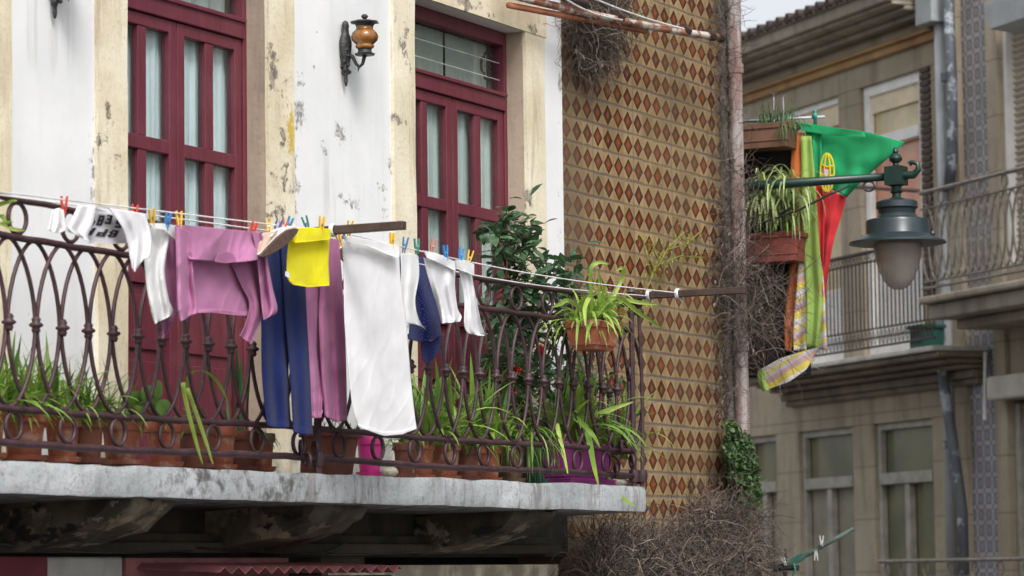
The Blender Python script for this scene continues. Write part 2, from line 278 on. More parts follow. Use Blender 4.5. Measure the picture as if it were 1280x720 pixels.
M = dict(
    plaster=white_plaster(), cream=cream_stone(), tiles=tile_wall(), slab=slab_concrete(), door=wood_paint(),
    iron=iron_paint('maroon_wrought_iron', (.062, .027, .036), .4),
    reveal=block_stone('brown_jamb_stone', (.30, .235, .18), (.42, .34, .26), joints=False),
    dark_stone=block_stone('dirty_shaded_stone', (.022, .019, .014), (.07, .058, .042), joints=False),  # dirty stone, darkened further for the shade under the balcony slab
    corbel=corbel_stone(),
    room=simple('dark_room', (.018, .015, .014), .95),
    glass=glass_mat('window_glass'), lampglass=lamp_glass(),
    curtain=cloth_mat('pale_net_curtain', (.86, .89, .91), sheen=0), curtain2=cloth_mat('grey_net_curtain', (.66, .67, .64), sheen=0), curtain3=cloth_mat('dusty_net_curtain', (.40, .39, .35), sheen=0),
    terra=simple('terracotta', (.33, .095, .05), .8, .22, 9, .25, 70, c2=(.42, .27, .20), c2lo=.50, c2hi=.70),
    terra_dark=simple('old_dark_terracotta', (.17, .06, .04), .85, .25, 9, .25, 70),
    terra_brown=simple('brown_plastic_pot', (.15, .085, .05), .6, .2, 9),
    pinkpot=simple('magenta_plastic', (.62, .045, .26), .42, .08, 9),
    purplepot=simple('purple_plastic', (.27, .04, .20), .45, .15, 9),
    greenpot=simple('dark_green_plastic', (.02, .085, .07), .45, .15, 9),
    soil=simple('potting_soil', (.04, .028, .02), .95, .3, 30, .5, 60),
    stonebit=simple('pale_rubble', (.42, .38, .30), .9, .3, 20, .5, 50),
    blade=leaf_mat('strap_leaf', (.09, .20, .035), (.26, .42, .075)), blade_lime=leaf_mat('lime_strap_leaf', (.20, .36, .05), (.42, .55, .12)),
    blade_var=leaf_mat('striped_strap_leaf', (.20, .32, .08), (.60, .66, .34)), blade_dark=leaf_mat('dark_strap_leaf', (.04, .10, .03), (.10, .20, .06)),
    ficus=leaf_mat('glossy_dark_leaf', (.03, .075, .035), (.08, .155, .075), (.18, .25, .15), .35), round_leaf=leaf_mat('broad_green_leaf', (.10, .22, .035), (.18, .33, .07)),
    ivy=leaf_mat('ivy_leaf', (.03, .07, .022), (.09, .17, .06), (.16, .25, .11)), fine=leaf_mat('yellow_green_sprig', (.22, .27, .03), (.35, .36, .06)),
    twig=simple('dry_twig', (.105, .078, .062), .95, .3, 25), twig_dark=simple('old_dry_twig', (.055, .042, .034), .95, .3, 25),
    twig_pale=simple('pale_dry_twig', (.20, .16, .135), .95, .3, 25), stem=simple('brown_stem', (.10, .07, .04), .9),
    flower=simple('red_petal', (.50, .02, .03), .6), flower_pale=simple('lilac_petal', (.55, .48, .58), .6),
    cw=cloth_mat('white_cotton', (.84, .84, .86)), cw2=cloth_mat('white_towelling', (.87, .87, .88)), cgrey=cloth_mat('white_cotton_inside', (.60, .59, .63)),
    cwb=cloth_mat('soft_white_rib_cotton', (.80, .81, .81)),
    cp=cloth_mat('mauve_fleece', (.50, .21, .38)), cp2=cloth_mat('shaded_mauve_cloth', (.42, .16, .30)), cn=cloth_mat('navy_blue_jersey', (.014, .026, .12), dots=None),  # second mauve is a darker copy of the first, painted as shade
    cdot=cloth_mat('navy_polka_dot_cotton', (.022, .030, .15), dots=(.14, .17, .34)), cy=cloth_mat('yellow_cotton', (.86, .78, .015)),
    ink=simple('black_print', (.015, .015, .018), .8), rope=simple('white_cord', (.66, .66, .66), .7),
    pr=simple('red_plastic', (.62, .035, .02), .4, .1), py=simple('yellow_plastic', (.72, .42, .02), .4, .1), pb=simple('blue_plastic', (.02, .20, .48), .4, .1),
    pn=simple('navy_plastic', (.02, .06, .28), .4, .1), pg=simple('teal_plastic', (.03, .22, .17), .4, .1), po=simple('faded_red_plastic', (.50, .13, .10), .5, .1), pw=simple('white_plastic', (.7, .7, .7), .5, .1),
    spring=simple('steel_spring', (.4, .4, .4), .4, .1, metal=1),
    suede=simple('beige_suede', (.48, .36, .29), .9, .1, 20), sole=simple('brown_shoe_sole', (.085, .05, .036), .8, .2, 30), rim=simple('white_rubber_rim', (.66, .62, .58), .6, .08),
    barwood=simple('dark_brown_bar', (.055, .032, .026), .6, .3, 12, .3, 60),
    black_iron=simple('black_cast_iron', (.03, .031, .033), .45, .4, 40, .5, 90), amber=None,
    lamp_green=simple('dark_green_lamp_paint', (.008, .030, .024), .35, .2, 12), lamp_blue=simple('blue_grey_lamp_paint', (.018, .030, .036), .30, .15, 9),
    pipe=pipe_paint(),
    pipe_grey=simple('grey_pipe_paint', (.36, .38, .40), .55, .1, 5), pipe_dark=simple('flaking_dark_pipe', (.09, .10, .115), .6, .2, 4, c2=(.34, .37, .40), c2lo=.52, c2hi=.60),
    strip=simple('mossy_edge_mortar', (.15, .13, .11), .95, .3, 10, .6, 40),
    bstone=block_stone('brown_grey_granite', (.35, .29, .21), (.48, .41, .31), bh=.55), bdark=block_stone('dark_granite', (.17, .14, .10), (.29, .24, .18), bh=.6),
    bcorn=block_stone('cornice_granite', (.27, .235, .185), (.44, .39, .31), joints=False), bledge=block_stone('ochre_stained_ledge', (.36, .20, .09), (.50, .32, .15), joints=False),
    bwhite=simple('old_white_window_paint', (.86, .85, .82), .6, .08, 6), bcream=simple('cream_blind', (.80, .68, .48), .7, .15, 3), bgrey=simple('worn_grey_window_paint', (.36, .34, .29), .7, .2, 6),
    bpanel=simple('grey_shutter_board', (.27, .245, .19), .7, .15, 3), bglass=None, byellow=None, borange=None,
    roller=simple('beige_roller_shutter', (.52, .47, .39), .65, .12, 5), awngrey=simple('grey_sheet_box', (.36, .38, .39), .5, .12, 4),
    farwhite=simple('smooth_far_render', (.86, .86, .86), .9, .03, 1.2), rooftile=simple('dark_mossy_roof_tile', (.07, .05, .045), .9, .4, 12, .4, 30),
    biron=simple('grey_rusty_ironwork', (.19, .165, .14), .7, .3, 15), biron_dark=simple('dark_rusty_ironwork', (.06, .045, .04), .7, .3, 15),
    rust_iron=simple('rusty_rail', (.09, .045, .035), .7, .3, 15),
    ground=simple('granite_street_setts', (.10, .095, .09), .9, .3, 4, .5, 30),
    shop=simple('pale_dirty_lintel', (.34, .34, .32), .8, .2, 6), awn=simple('dusty_red_corrugated_sheet', (.24, .085, .09), .6, .25, 7, .2, 40), red=simple('dark_red_paint', (.12, .01, .025), .6),
    fgreen=cloth_mat('flag_green', (.025, .36, .14)), fred=cloth_mat('flag_red', (.72, .05, .06)), fyel=cloth_mat('flag_yellow', (.80, .66, .03)), fwhite=cloth_mat('flag_white', (.7, .68, .66)),
    towel_lime=cloth_mat('lime_towel_stripe', (.36, .52, .13)), towel_orange=cloth_mat('orange_cloth', (.66, .20, .06)), darkbay=simple('near_black_boards', (.015, .012, .011), .95, .3, 5, .3, 20),
    planter_brown=simple('brown_wooden_planter', (.15, .075, .045), .8, .25, 8), poleg=simple('pale_metal_pole', (.45, .50, .50), .4, .1),
    green_pole=simple('faded_green_pole', (.09, .13, .105), .6, .4, 14), opp=simple('opposite_render', (.42, .38, .32), .9, .2, 1),
)
def amber():
    N = NT('amber_ribbed_glass'); base = N.mix(N.ramp(N.noise(14, 4), .3, .7), (.10, .035, .008), (.34, .135, .022))
    N.col(base); N.rough(.16); N.b.inputs['Coat Weight'].default_value = .6; N.bump(N.noise(50, 3), .3, .004); return N.m
M['amber'] = amber()
def pane_mat(name, c1, c2, sc=1.6):
    N = NT(name); base = N.mix(N.ramp(N.noise(sc, 4, .55), .35, .65), c1, c2); N.col(base); N.rough(.12); N.b.inputs['Specular IOR Level'].default_value = .6; return N.m
M['bglass'] = pane_mat('dull_green_pane', (.13, .135, .085), (.20, .19, .11)); M['byellow'] = pane_mat('yellowish_pane', (.50, .40, .22), (.66, .54, .30), 2.5)
M['borange'] = pane_mat('orange_pane', (.60, .20, .11), (.68, .34, .19), 2.5); M['bdarkglass'] = pane_mat('dark_blue_pane', (.03, .035, .045), (.07, .08, .09))
def towel_mat():
    N = NT('multicoloured_striped_towel'); o = N.xyz()
    s = N.m_('ADD', N.m_('MULTIPLY', o[2], 1.0), N.m_('MULTIPLY', o[1], .5)); k = N.m_('FRACT', N.m_('MULTIPLY', s, 6.0))
    c = N.mix(N.ramp(k, .12, .18), (.62, .50, .14), (.62, .60, .58)); c = N.mix(N.ramp(k, .42, .46), c, (.66, .54, .10)); c = N.mix(N.ramp(k, .66, .7), c, (.52, .33, .30)); c = N.mix(N.ramp(k, .86, .9), c, (.50, .46, .60))
    N.col(c); N.rough(.95); return N.m
M['towel'] = towel_mat()

# ------------------------------------------------------------------ mesh building
def origin(o):
    v = Vector((0, 0, 0))
    while o: v = v + Vector(o.location); o = o.parent
    return v
class MB:
    def __init__(s): s.v = []; s.f = []; s.mi = []; s.cur = 0; s.mats = []
    def add(s, vs, fs):
        n = len(s.v); s.v += [Vector(v) for v in vs]; s.f += [tuple(i+n for i in f) for f in fs]; s.mi += [s.cur]*len(fs); return s
    def box(s, x0, x1, y0, y1, z0, z1, fr=None):
        p = [(x, y, z) for z in (z0, z1) for y in (y0, y1) for x in (x0, x1)]
        if fr: p = [fr(*q) for q in p]
        return s.add(p, [(0, 2, 3, 1), (4, 5, 7, 6), (0, 1, 5, 4), (2, 6, 7, 3), (0, 4, 6, 2), (1, 3, 7, 5)])
    def tube(s, path, r, n=6, cap=True, flat=None):
        path = [Vector(p) for p in path]; rings = []; up = None
        for i, p in enumerate(path):
            a = path[max(0, i-1)]; b = path[min(len(path)-1, i+1)]; t = (b-a)
            if t.length < 1e-9: t = Vector((0, 0, 1))
            t.normalize()
            if up is None: up = Vector((0, 0, 1)) if abs(t.z) < .9 else Vector((1, 0, 0))
            sd = t.cross(up)
            if sd.length < 1e-4: sd = t.cross(Vector((.3, 1, .2)))
            sd.normalize(); up = sd.cross(t).normalized()
            rr = r[i] if hasattr(r, '__len__') else r
            rings.append([p + sd*math.cos(2*math.pi*k/n)*rr + up*math.sin(2*math.pi*k/n)*rr*(flat or 1) for k in range(n)])
        m = len(rings); vs = [v for g in rings for v in g]; fs = []
        for i in range(m-1):
            for k in range(n): fs.append((i*n+k, i*n+(k+1) % n, (i+1)*n+(k+1) % n, (i+1)*n+k))
        if cap: fs += [tuple(range(n-1, -1, -1)), tuple((m-1)*n+k for k in range(n))]
        return s.add(vs, fs)
    def loop(s, path, r, n=5):
        """closed tube lying near a plane"""
        path = [Vector(p) for p in path]; L = len(path); c = sum(path, Vector())/L
        nrm = (path[0]-c).cross(path[L//4]-c).normalized(); vs = []; fs = []
        for i, p in enumerate(path):
            t = (path[(i+1) % L]-path[i-1]).normalized(); sd = t.cross(nrm).normalized()
            vs += [p + sd*math.cos(2*math.pi*k/n)*r + nrm*math.sin(2*math.pi*k/n)*r for k in range(n)]
        for i in range(L):
            j = (i+1) % L
            for k in range(n): fs.append((i*n+k, i*n+(k+1) % n, j*n+(k+1) % n, j*n+k))
        return s.add(vs, fs)
    def lathe(s, prof, c, n=24, sx=1, sy=1, cap=True):
        c = Vector(c); vs = []; fs = []
        for (r, z) in prof:
            vs += [c + Vector((r*sx*math.cos(2*math.pi*k/n), r*sy*math.sin(2*math.pi*k/n), z)) for k in range(n)]
        for i in range(len(prof)-1):
            for k in range(n): fs.append((i*n+k, i*n+(k+1) % n, (i+1)*n+(k+1) % n, (i+1)*n+k))
        if cap:
            fs.append(tuple(range(n-1, -1, -1))); fs.append(tuple((len(prof)-1)*n+k for k in range(n)))
        return s.add(vs, fs)
    def prism(s, poly, vec):
        vec = Vector(vec); a = [Vector(p) for p in poly]; n = len(a)
        fs = [tuple(range(n)), tuple(range(2*n-1, n-1, -1))] + [(i, i+n, (i+1) % n+n, (i+1) % n) for i in range(n)]
        return s.add(a+[p+vec for p in a], fs)
    def grid(s, fn, nu, nv, thick=0.0, tv=Vector((0, 1, 0))):
        vs = [fn(i/nu, j/nv) for j in range(nv+1) for i in range(nu+1)]; W = nu+1
        fs = [(j*W+i, j*W+i+1, (j+1)*W+i+1, (j+1)*W+i) for j in range(nv) for i in range(nu)]
        if thick:
            n = len(vs); vs = vs+[Vector(v)+tv*thick for v in vs]
            fs = fs+[tuple(k+n for k in reversed(f)) for f in fs]
            b = [i for i in range(W)]+[j*W+nu for j in range(1, nv+1)]+[nv*W+i for i in range(nu-1, -1, -1)]+[j*W for j in range(nv-1, 0, -1)]
            for k in range(len(b)):
                p, q = b[k], b[(k+1) % len(b)]; fs.append((p, p+n, q+n, q))
        return s.add(vs, fs)
    def build(s, name, mat, parent=None, smooth=False, bev=0):
        me = bpy.data.meshes.new(name); o0 = origin(parent) if parent else Vector((0, 0, 0))
        me.from_pydata([tuple(v-o0) for v in s.v], [], s.f)
        mats = mat if isinstance(mat, (list, tuple)) else [mat]
        for m in mats: me.materials.append(m)
        if len(mats) > 1: me.polygons.foreach_set('material_index', s.mi)
        bm = bmesh.new(); bm.from_mesh(me); bmesh.ops.recalc_face_normals(bm, faces=bm.faces); bm.to_mesh(me); bm.free()
        if smooth: me.polygons.foreach_set('use_smooth', [True]*len(me.polygons))
        me.update()
        o = bpy.data.objects.new(name, me); C.objects.link(o)
        if parent: o.parent = parent
        if bev:
            b = o.modifiers.new('bevel', 'BEVEL'); b.width = bev; b.segments = 2; b.limit_method = 'ANGLE'
        if smooth == 'auto':
            e = o.modifiers.new('edges', 'EDGE_SPLIT'); e.split_angle = R(38)
        return o

def tag(o, label=None, cat=None, group=None, kind=None):
    if label: o['label'] = label
    if cat: o['category'] = cat
    if group: o['group'] = group
    if kind: o['kind'] = kind
    return o
def thing(name, loc, label, cat, group=None):
    o = bpy.data.objects.new(name, None); o.empty_display_size = .1; C.objects.link(o); o.location = loc
    return tag(o, label, cat, group)
def copy_tree(o, parent=None):
    c = o.copy(); C.objects.link(c)
    if parent: c.parent = parent
    for ch in list(o.children): copy_tree(ch, c)
    return c
def fold(o, kind): o['kind'] = kind; return o

# ================================================================== ground
g = MB(); g.grid(lambda u, v: Vector((-400+800*u, -400+800*v, -2.9)), 8, 8); tag(g.build('ground', M['ground']), 'granite sett street', None, None, 'structure')

# ================================================================== white house
house = thing('white_house', (10, D, -2.9), 'white plastered house with cream stone window surrounds, maroon french doors and a concrete balcony slab', 'house')
xs = {k: at(px, 300, D).x for k, px in dict(a=10, b=118, c=155, d=333, e=365, f=490, g=517, h=657, i=680, j=705).items()}
X = xs; X0 = 6.0; ZT = 7.0; ZO = 2.84        # top of openings
OP = [(X['c'], X['d']), (X['g'], X['h'])]
w_ = MB()
for a, b in ((X0, X['c']), (X['d'], X['g']), (X['h'], X['j'])): w_.box(a, b, D, D+.35, .44, ZO)
w_.box(X0, X['j'], D, D+.35, ZO, ZT)
w_.box(X0, X['j'], D+3.0, D+3.2, -2.9, ZT); w_.box(X0-.2, X0, D, D+3.2, -2.9, ZT); w_.box(X0, X['j'], D, D+3, ZT, ZT+.15)
w_.build('wall', M['plaster'], house)
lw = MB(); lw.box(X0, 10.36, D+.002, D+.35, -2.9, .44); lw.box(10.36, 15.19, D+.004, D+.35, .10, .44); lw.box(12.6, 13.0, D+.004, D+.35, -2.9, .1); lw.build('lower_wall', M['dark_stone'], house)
def wobbly_box(mb, x0, x1, y0, y1, z0, z1, amp=.006, sc=3.0, seg=.12):
    """box whose long edges wander a little, like hand-cut masonry"""
    n = max(2, int((z1-z0)/seg)); nx = max(1, int((x1-x0)/.15))
    def q(x, y, z):
        d = noise.noise(Vector((x*sc, y*sc+7, z*sc)))*amp; e = noise.noise(Vector((x*sc+9, y*sc, z*sc+4)))*amp
        return Vector((x+e, y+d*.6, z))
    for (face) in ('front', 'l', 'r'):
        if face == 'front': mb.grid(lambda u, v: q(x0+(x1-x0)*u, y0, z0+(z1-z0)*v), nx, n)
        if face == 'l': mb.grid(lambda u, v: q(x0, y0+(y1-y0)*u, z0+(z1-z0)*v), 1, n)
        if face == 'r': mb.grid(lambda u, v: q(x1, y0+(y1-y0)*u, z0+(z1-z0)*v), 1, n)
    mb.grid(lambda u, v: q(x0+(x1-x0)*u, y0+(y1-y0)*v, z1), nx, 1); mb.grid(lambda u, v: q(x0+(x1-x0)*u, y0+(y1-y0)*v, z0), nx, 1)
for (a, b, c, d) in ((X['b'], X['c'], X['d'], X['e']), (X['f'], X['g'], X['h'], X['i'])):
    s = MB(); yf = D-.018
    wobbly_box(s, a, b+.003, yf, D+.10, .44, ZO+.002); wobbly_box(s, c-.003, d, yf, D+.0005, .44, ZO+.002)
    wobbly_box(s, a-.02, d+.02, yf-.003, D+.10, ZO+.002, ZO+.26)
    s.build('window_surround', M['cream'], house)
    for (q0, q1, q2) in ((c-.006, c+.05, D+.001), (b-.05, b+.004, D+.101)):
        r = MB(); wobbly_box(r, q0, q1, q2, D+.30, .44, ZO); r.build('door_jamb', M['reveal'], house)
s = MB(); wobbly_box(s, X0, X['a'], D-.018, D+.1, .44, ZT); s.build('window_surround', M['cream'], house)
q_ = MB(); q_.box(X0, X['j'], D+1.0, D+1.1, .44, 3.2); q_.box(X0, X['j'], D+.4, D+1.0, .40, .44); q_.box(X0, X['j'], D+.36, D+1.0, 3.2, 3.25)
q_.build('room_interior', M['room'], house)
YD = D+.095
def french_door(a, b, seed, cur):
    fm = MB(); T = .032; zb = .47
    dr = bpy.data.objects.new('french_door', None); C.objects.link(dr); dr.parent = house; dr.location = Vector(((a+b)/2, YD, .47))-origin(house)
    # outer frame, transom bar
    fm.box(a, a+T, YD, YD+.07, zb, ZO); fm.box(b-T, b, YD, YD+.07, zb, ZO); fm.box(a+T, b-T, YD, YD+.07, 2.77, ZO); fm.box(a+T, b-T, YD-.008, YD+.07, 2.423, 2.515)
    fm.box(a+T, b-T, YD-.02, YD-.008, 2.495, 2.515)
    fm.build('door_frame', M['door'], dr, bev=.004)
    xm = (a+b)/2; stile = .058; mun = .066
    for (l, r, name) in ((a+T+.003, xm-.003, 'l'), (xm+.003, b-T-.003, 'r')):
        lf = MB(); y0, y1 = YD+.008, YD+.052
        lf.box(l, l+stile, y0, y1, zb, 2.42); lf.box(r-stile, r, y0, y1, zb, 2.42)
        mc = (l+r)/2
        for (z0, z1) in ((2.366, 2.42), (1.833, 1.893), (1.26, 1.36), (.47, .62)): lf.box(l+stile, r-stile, y0, y1, z0, z1)
        for (z0, z1) in ((1.893, 2.366), (1.36, 1.833)): lf.box(mc-mun/2, mc+mun/2, y0+.004, y1-.004, z0, z1)
        # solid lower panel with raised field and vertical grooves
        lf.box(l+stile, r-stile, y0+.018, y1-.004, .62, 1.26)
        lf.box(l+stile+.03, r-stile-.03, y0+.006, y0+.018, .98, 1.21); lf.box(l+stile+.03, r-stile-.03, y0+.006, y0+.018, .66, .93)
        lo = lf.build('door_leaf', M['door'], dr, bev=.004)
        for (z0, z1) in ((1.893, 2.366), (1.36, 1.833)):
            for (p, q) in ((l+stile, mc-mun/2), (mc+mun/2, r-stile)):
                m = MB(); m.box(p+.001, q-.001, y1-.026, y1-.022, z0+.001, z1-.001); m.build('pane', M['glass'], dr)
        # curtain gathered behind this leaf, a dark gap left at its right side of every pane
        for (p, q) in ((l+stile-.005, mc-mun/2+.034), (mc+mun/2-.005, r-stile+.034)):
            k = MB(); ph = random.random()*6
            def cf(u, v, p=p, q=q, ph=ph):
                x = p+(q-p)*u; z = 1.28+(2.40-1.28)*v
                return Vector((x, YD+.068+.007*math.sin(u*15+ph+.8*math.sin(v*3))+.004*math.sin(u*33+ph), z))
            k.grid(cf, 40, 10); k.build('curtain', cur, dr, smooth=True)
    m = MB(); m.box(a+T+.001, b-T-.001, YD+.04, YD+.044, 2.516, 2.769); m.build('transom_pane', M['glass'], dr)
    if seed == 2:
        for x0, x1 in ((a+.05, xm+.03), (xm+.06, b-.10)):
            k = MB(); k.grid(lambda u, v: Vector((x0+(x1-x0)*u, YD+.075+.007*math.sin(u*60), 2.50+.27*v)), 40, 2); k.build('curtain', M['curtain3'], dr, smooth=True)
        # round fan set in the transom
        fx = at(612, 72, YD+.06).x; k = MB(); k.loop([(fx+.07*math.cos(t), YD+.075, 2.66+.07*math.sin(t)) for t in [i*math.pi/12 for i in range(24)]], .008, 6)
        for i in range(6): t = i*math.pi/3; k.tube([(fx, YD+.08, 2.66), (fx+.065*math.cos(t), YD+.08, 2.66+.065*math.sin(t))], .006, 4)
        k.build('vent_fan', M['black_iron'], dr)
        k = MB()
        for z in (2.59, 2.68): k.tube([(a+T, YD+.03, z), (b-T, YD+.03, z)], .0022, 4)
        k.build('transom_wire', M['rope'], dr)
    else:
        k = MB(); k.grid(lambda u, v: Vector((a+.05+(b-a-.1)*u, YD+.09+.010*math.sin(u*50), 2.50+.25*v)), 60, 2); k.build('curtain', M['curtain2'], dr, smooth=True)
french_door(*OP[0], 1, M['curtain']); french_door(*OP[1], 2, M['curtain2'])

# ------------------------------------------------------------------ balcony slab with corbels
XE = 14.685; YB = 6.65
b = MB()
def sl(u, v, which):
    x = 6+(XE-6)*u; n1 = noise.noise(Vector((x*2.2, 1, 3)))*.008+noise.noise(Vector((x*9, 5, 3)))*.003
    zt = .428+.018*((x-9.2)/5.4); zb = .314+.004*((x-9.2)/5.4)+n1*.8
    if which == 'f': z = zb+(zt+n1-zb)*v; return Vector((x, YB+noise.noise(Vector((x*7, z*12, 2)))*.006-(.004 if 0 < v < 1 else 0), z))
    if which == 't': return Vector((x, YB+(D-YB)*v, zt+n1*(1-v)))
    if which == 'b': return Vector((x, YB+(D-YB)*v, zb*(1-v)+.30*v))
b.grid(lambda u, v: sl(u, v, 'f'), 260, 6); b.grid(lambda u, v: sl(u, v, 't'), 260, 2); b.grid(lambda u, v: sl(u, v, 'b'), 260, 2)
b.grid(lambda u, v: Vector((XE, YB+(D-YB)*u, .318+(.446-.318)*v)), 4, 3)
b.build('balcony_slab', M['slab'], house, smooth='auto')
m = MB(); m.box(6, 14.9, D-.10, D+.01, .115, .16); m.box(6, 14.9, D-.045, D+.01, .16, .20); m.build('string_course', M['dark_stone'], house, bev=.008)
def corbel(x, wd=.42):
    m = MB(); out = [(D, .30), (YB+.10, .318), (YB+.105, .295), (YB+.135, .262), (YB+.175, .236), (YB+.235, .205), (YB+.31, .180), (YB+.40, .158), (YB+.50, .138), (YB+.57, .122), (D, .12)]
    n = 6
    def sec(xx, k): return [Vector((xx, min(D, y+k*.03), z+(noise.noise(Vector((xx*7, y*11, z*11))))*.022)) for y, z in out]
    rows = [sec(x-wd/2+wd*i/n, 1 if i in (0, n) else 0) for i in range(n+1)]
    L = len(out)
    for i in range(n):
        for k in range(L): m.add([rows[i][k], rows[i+1][k], rows[i+1][(k+1) % L], rows[i][(k+1) % L]], [(0, 1, 2, 3)])
    m.prism(rows[0], (.0001, 0, 0)); m.prism(rows[-1], (.0001, 0, 0))
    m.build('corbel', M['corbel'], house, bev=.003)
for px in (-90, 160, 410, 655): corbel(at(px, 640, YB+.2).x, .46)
# ground-floor front seen in the last rows of the picture
m = MB(); m.box(10.36, 10.9, D-.05, D-.005, -.1, .10); m.build('shop_lintel', M['shop'], house, bev=.01)
m = MB(); m.box(10.905, 12.2, D-.06, D-.005, -.12, .095); m.build('fascia_board', M['awn'], house)
m = MB(); m.box(10.0, 10.355, D-.06, D-.003, -2.9, .10); m.build('shop_door_frame', M['red'], house)
m = MB(); m.box(12.6, 15.0, D-.03, D+.003, -.4, .06); m.build('shop_lintel', M['cream'], house)
m = MB(); m.box(10.36, 15.19, D+.36, D+.5, -2.9, .1); m.build('shop_interior', M['room'], house)
aw = thing('corrugated_awning', (11.9, D-.06, .0), 'dusty red corrugated sheet awning at the bottom edge below the balcony', 'awning')
xa, xb = at(272, 715, D-.45).x, at(500, 715, D-.45).x
m = MB()
ZAW = at(380, 713, D-.45).z
def cor(u, v):
    x = xa+(xb-xa)*u; z = ZAW+.022*(1-v)+.014*(abs(((x/.105) % 1)-.5)*4-1); return Vector((x, D-.06-.40*v, z))
m.grid(cor, 264, 4, .004, Vector((0, 0, 1))); m.build('corrugated_sheet', M['awn'], aw)
m = MB(); m.tube([(xa, D-.40, ZAW-.03), (xb, D-.40, ZAW-.03)], .009, 6); m.tube([(xa+.1, D-.02, -.25), (xa+.1, D-.40, ZAW-.03)], .01, 6); m.tube([(xb-.1, D-.02, -.25), (xb-.1, D-.40, ZAW-.03)], .01, 6); m.build('support_rail', M['black_iron'], aw)
for i, (pa, pb) in enumerate((((0, 680), (240, 688)), ((250, 684), (520, 690)), ((390, 692), (440, 672)))):
    m = MB(); A = at(*pa, D-.12); B = at(*pb, D-.12); m.tube([A.lerp(B, t/12)+Vector((0, 0, -.02*math.sin(math.pi*t/12))) for t in range(13)], .004, 5)
    tag(m.build('cable', M['black_iron']), ['thin black cable sagging under the left end of the balcony', 'thin black cable running above the corrugated awning', 'short loose cable end above the corrugated awning'][i], 'cable')

# ------------------------------------------------------------------ tiled house
th = thing('tiled_house', (16.3, D, -2.9), 'house front covered in ochre tiles with rust brown diamonds beside the white house', 'house')
XT1 = at(905, 300, D).x; XP = at(913, 300, D).x
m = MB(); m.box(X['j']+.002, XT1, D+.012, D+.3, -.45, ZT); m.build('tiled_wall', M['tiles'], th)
m = MB(); m.box(X['j']+.002, XT1, D+.02, D+.3, -2.9, -.45); m.box(X['j']+.002, XT1, D+.3, D+6, -2.9, ZT); m.build('wall', M['dark_stone'], th)
m = MB(); wobbly_box(m, XT1+.002, XP+.17, D-.004, D+.25, -2.9, ZT, .012); m.build('edge_mortar', M['strip'], th)
XPI = at(923, 300, D-.05).x
dp = thing('drainpipe', (XPI, D-.05, -2.9), 'tall pink and grey flaking drainpipe at the corner of the tiled wall', 'drainpipe')
m = MB(); m.tube([(XPI+.006*math.sin(z*1.3), D-.05, z) for z in [-2.9+i*.33 for i in range(31)]], .043, 16); m.build('pipe', M['pipe'], dp, smooth=True)
for z in (3.02, 1.35, .2):
    m = MB(); m.lathe([(.043, -.03), (.051, -.028), (.051, .028), (.043, .03)], (XPI, D-.05, z), 16); m.build('pipe_collar', M['pipe'], dp, smooth='auto')
m = MB(); m.tube([(XT1+.10, D-.02, z) for z in [-2.9+i*.4 for i in range(25)]], .014, 8); tag(m.build('conduit', M['pipe_grey'], None, smooth=True), 'thin grey conduit running beside the pink drainpipe', 'conduit')

# ------------------------------------------------------------------ balcony railing
YR = 6.68; ZB0, ZB1, ZA1, ZTOP = .497, .620, 1.236, 1.372
PIT = .1663; x_first = 9.2804
rail = thing('balcony_railing', (11.5, YR, .43), 'maroon wrought iron balcony railing of interlaced ovals and small rings', 'railing')
XL, XR = x_first-PIT*9, x_first+PIT*32
def hb(z, r, y=YR, x0=XL, x1=XR, name='rail', rz=None):
    m = MB(); n = int((x1-x0)/.1); m.tube([(x0+(x1-x0)*i/n, y+.004*math.sin(i*.7), z+.0045*math.sin(i*.23)+.002*math.sin(i*1.9)) for i in range(n+1)], r, 8, flat=rz); return m.build(name, M['iron'], rail, smooth=True)
hb(ZTOP, .019, name='handrail', rz=.6); hb(ZA1, .013, name='upper_rail'); hb(ZB1, .013, name='middle_rail'); hb(ZB0, .014, name='bottom_rail')
def oval_pts(p, h, n=40, a=1.72):
    pts = []
    for i in range(n):
        t = 2*math.pi*i/n; c, s = math.cos(t), math.sin(t)
        pts.append((p*math.copysign(abs(s)**(2/a), s), h*math.copysign(abs(c)**(2/a), c)))
    return pts
zc, hh = (ZB1+ZA1)/2, (ZA1-ZB1)/2
def mk_oval(side=False):
    m = MB(); pr = PIT*.975; P = oval_pts(pr, hh-.004)
    m.loop([(Vector((0, u, v)) if side else Vector((u, .004, v))) for u, v in P], .0082, 6); return m
def mk_collar():
    m = MB(); m.lathe([(.012, -.03), (.017, -.018), (.014, -.010), (.026, -.003), (.026, .004), (.014, .012), (.018, .020), (.011, .032)], (0, 0, 0), 12); return m
def mk_ring(h, w_, r=.0085, sides=None):
    m = MB(); m.loop([Vector((w_*math.cos(t), 0, h*math.sin(t))) for t in [2*math.pi*i/22 for i in range(22)]], r, 6); return m
def child_at(mb, name, loc, dz=0):
    rail_o = origin(rail); o = mb.build(name, M['iron'], None, smooth=True); o.parent = rail; o.location = Vector(loc)-rail_o; return o
ov = child_at(mk_oval(), 'oval', (XL, YR, zc)); co = child_at(mk_collar(), 'collar', (XL, YR, zc)); r1 = child_at(mk_ring((ZB1-ZB0)/2-.012, .049), 'ring', (XL, YR, 0)); r2 = child_at(mk_ring((ZTOP-ZA1)/2-.012, .055), 'ring', (XL, YR, 0))
def putc(src, loc, rz=0, jit=True):
    c = src.copy(); C.objects.link(c); c.parent = rail; c.location = Vector(loc)-origin(rail); c.rotation_euler = (R(random.uniform(-.8, .8)) if jit else 0, R(random.uniform(-.5, .5)) if jit else 0, rz)
    return c
n_ov = 0
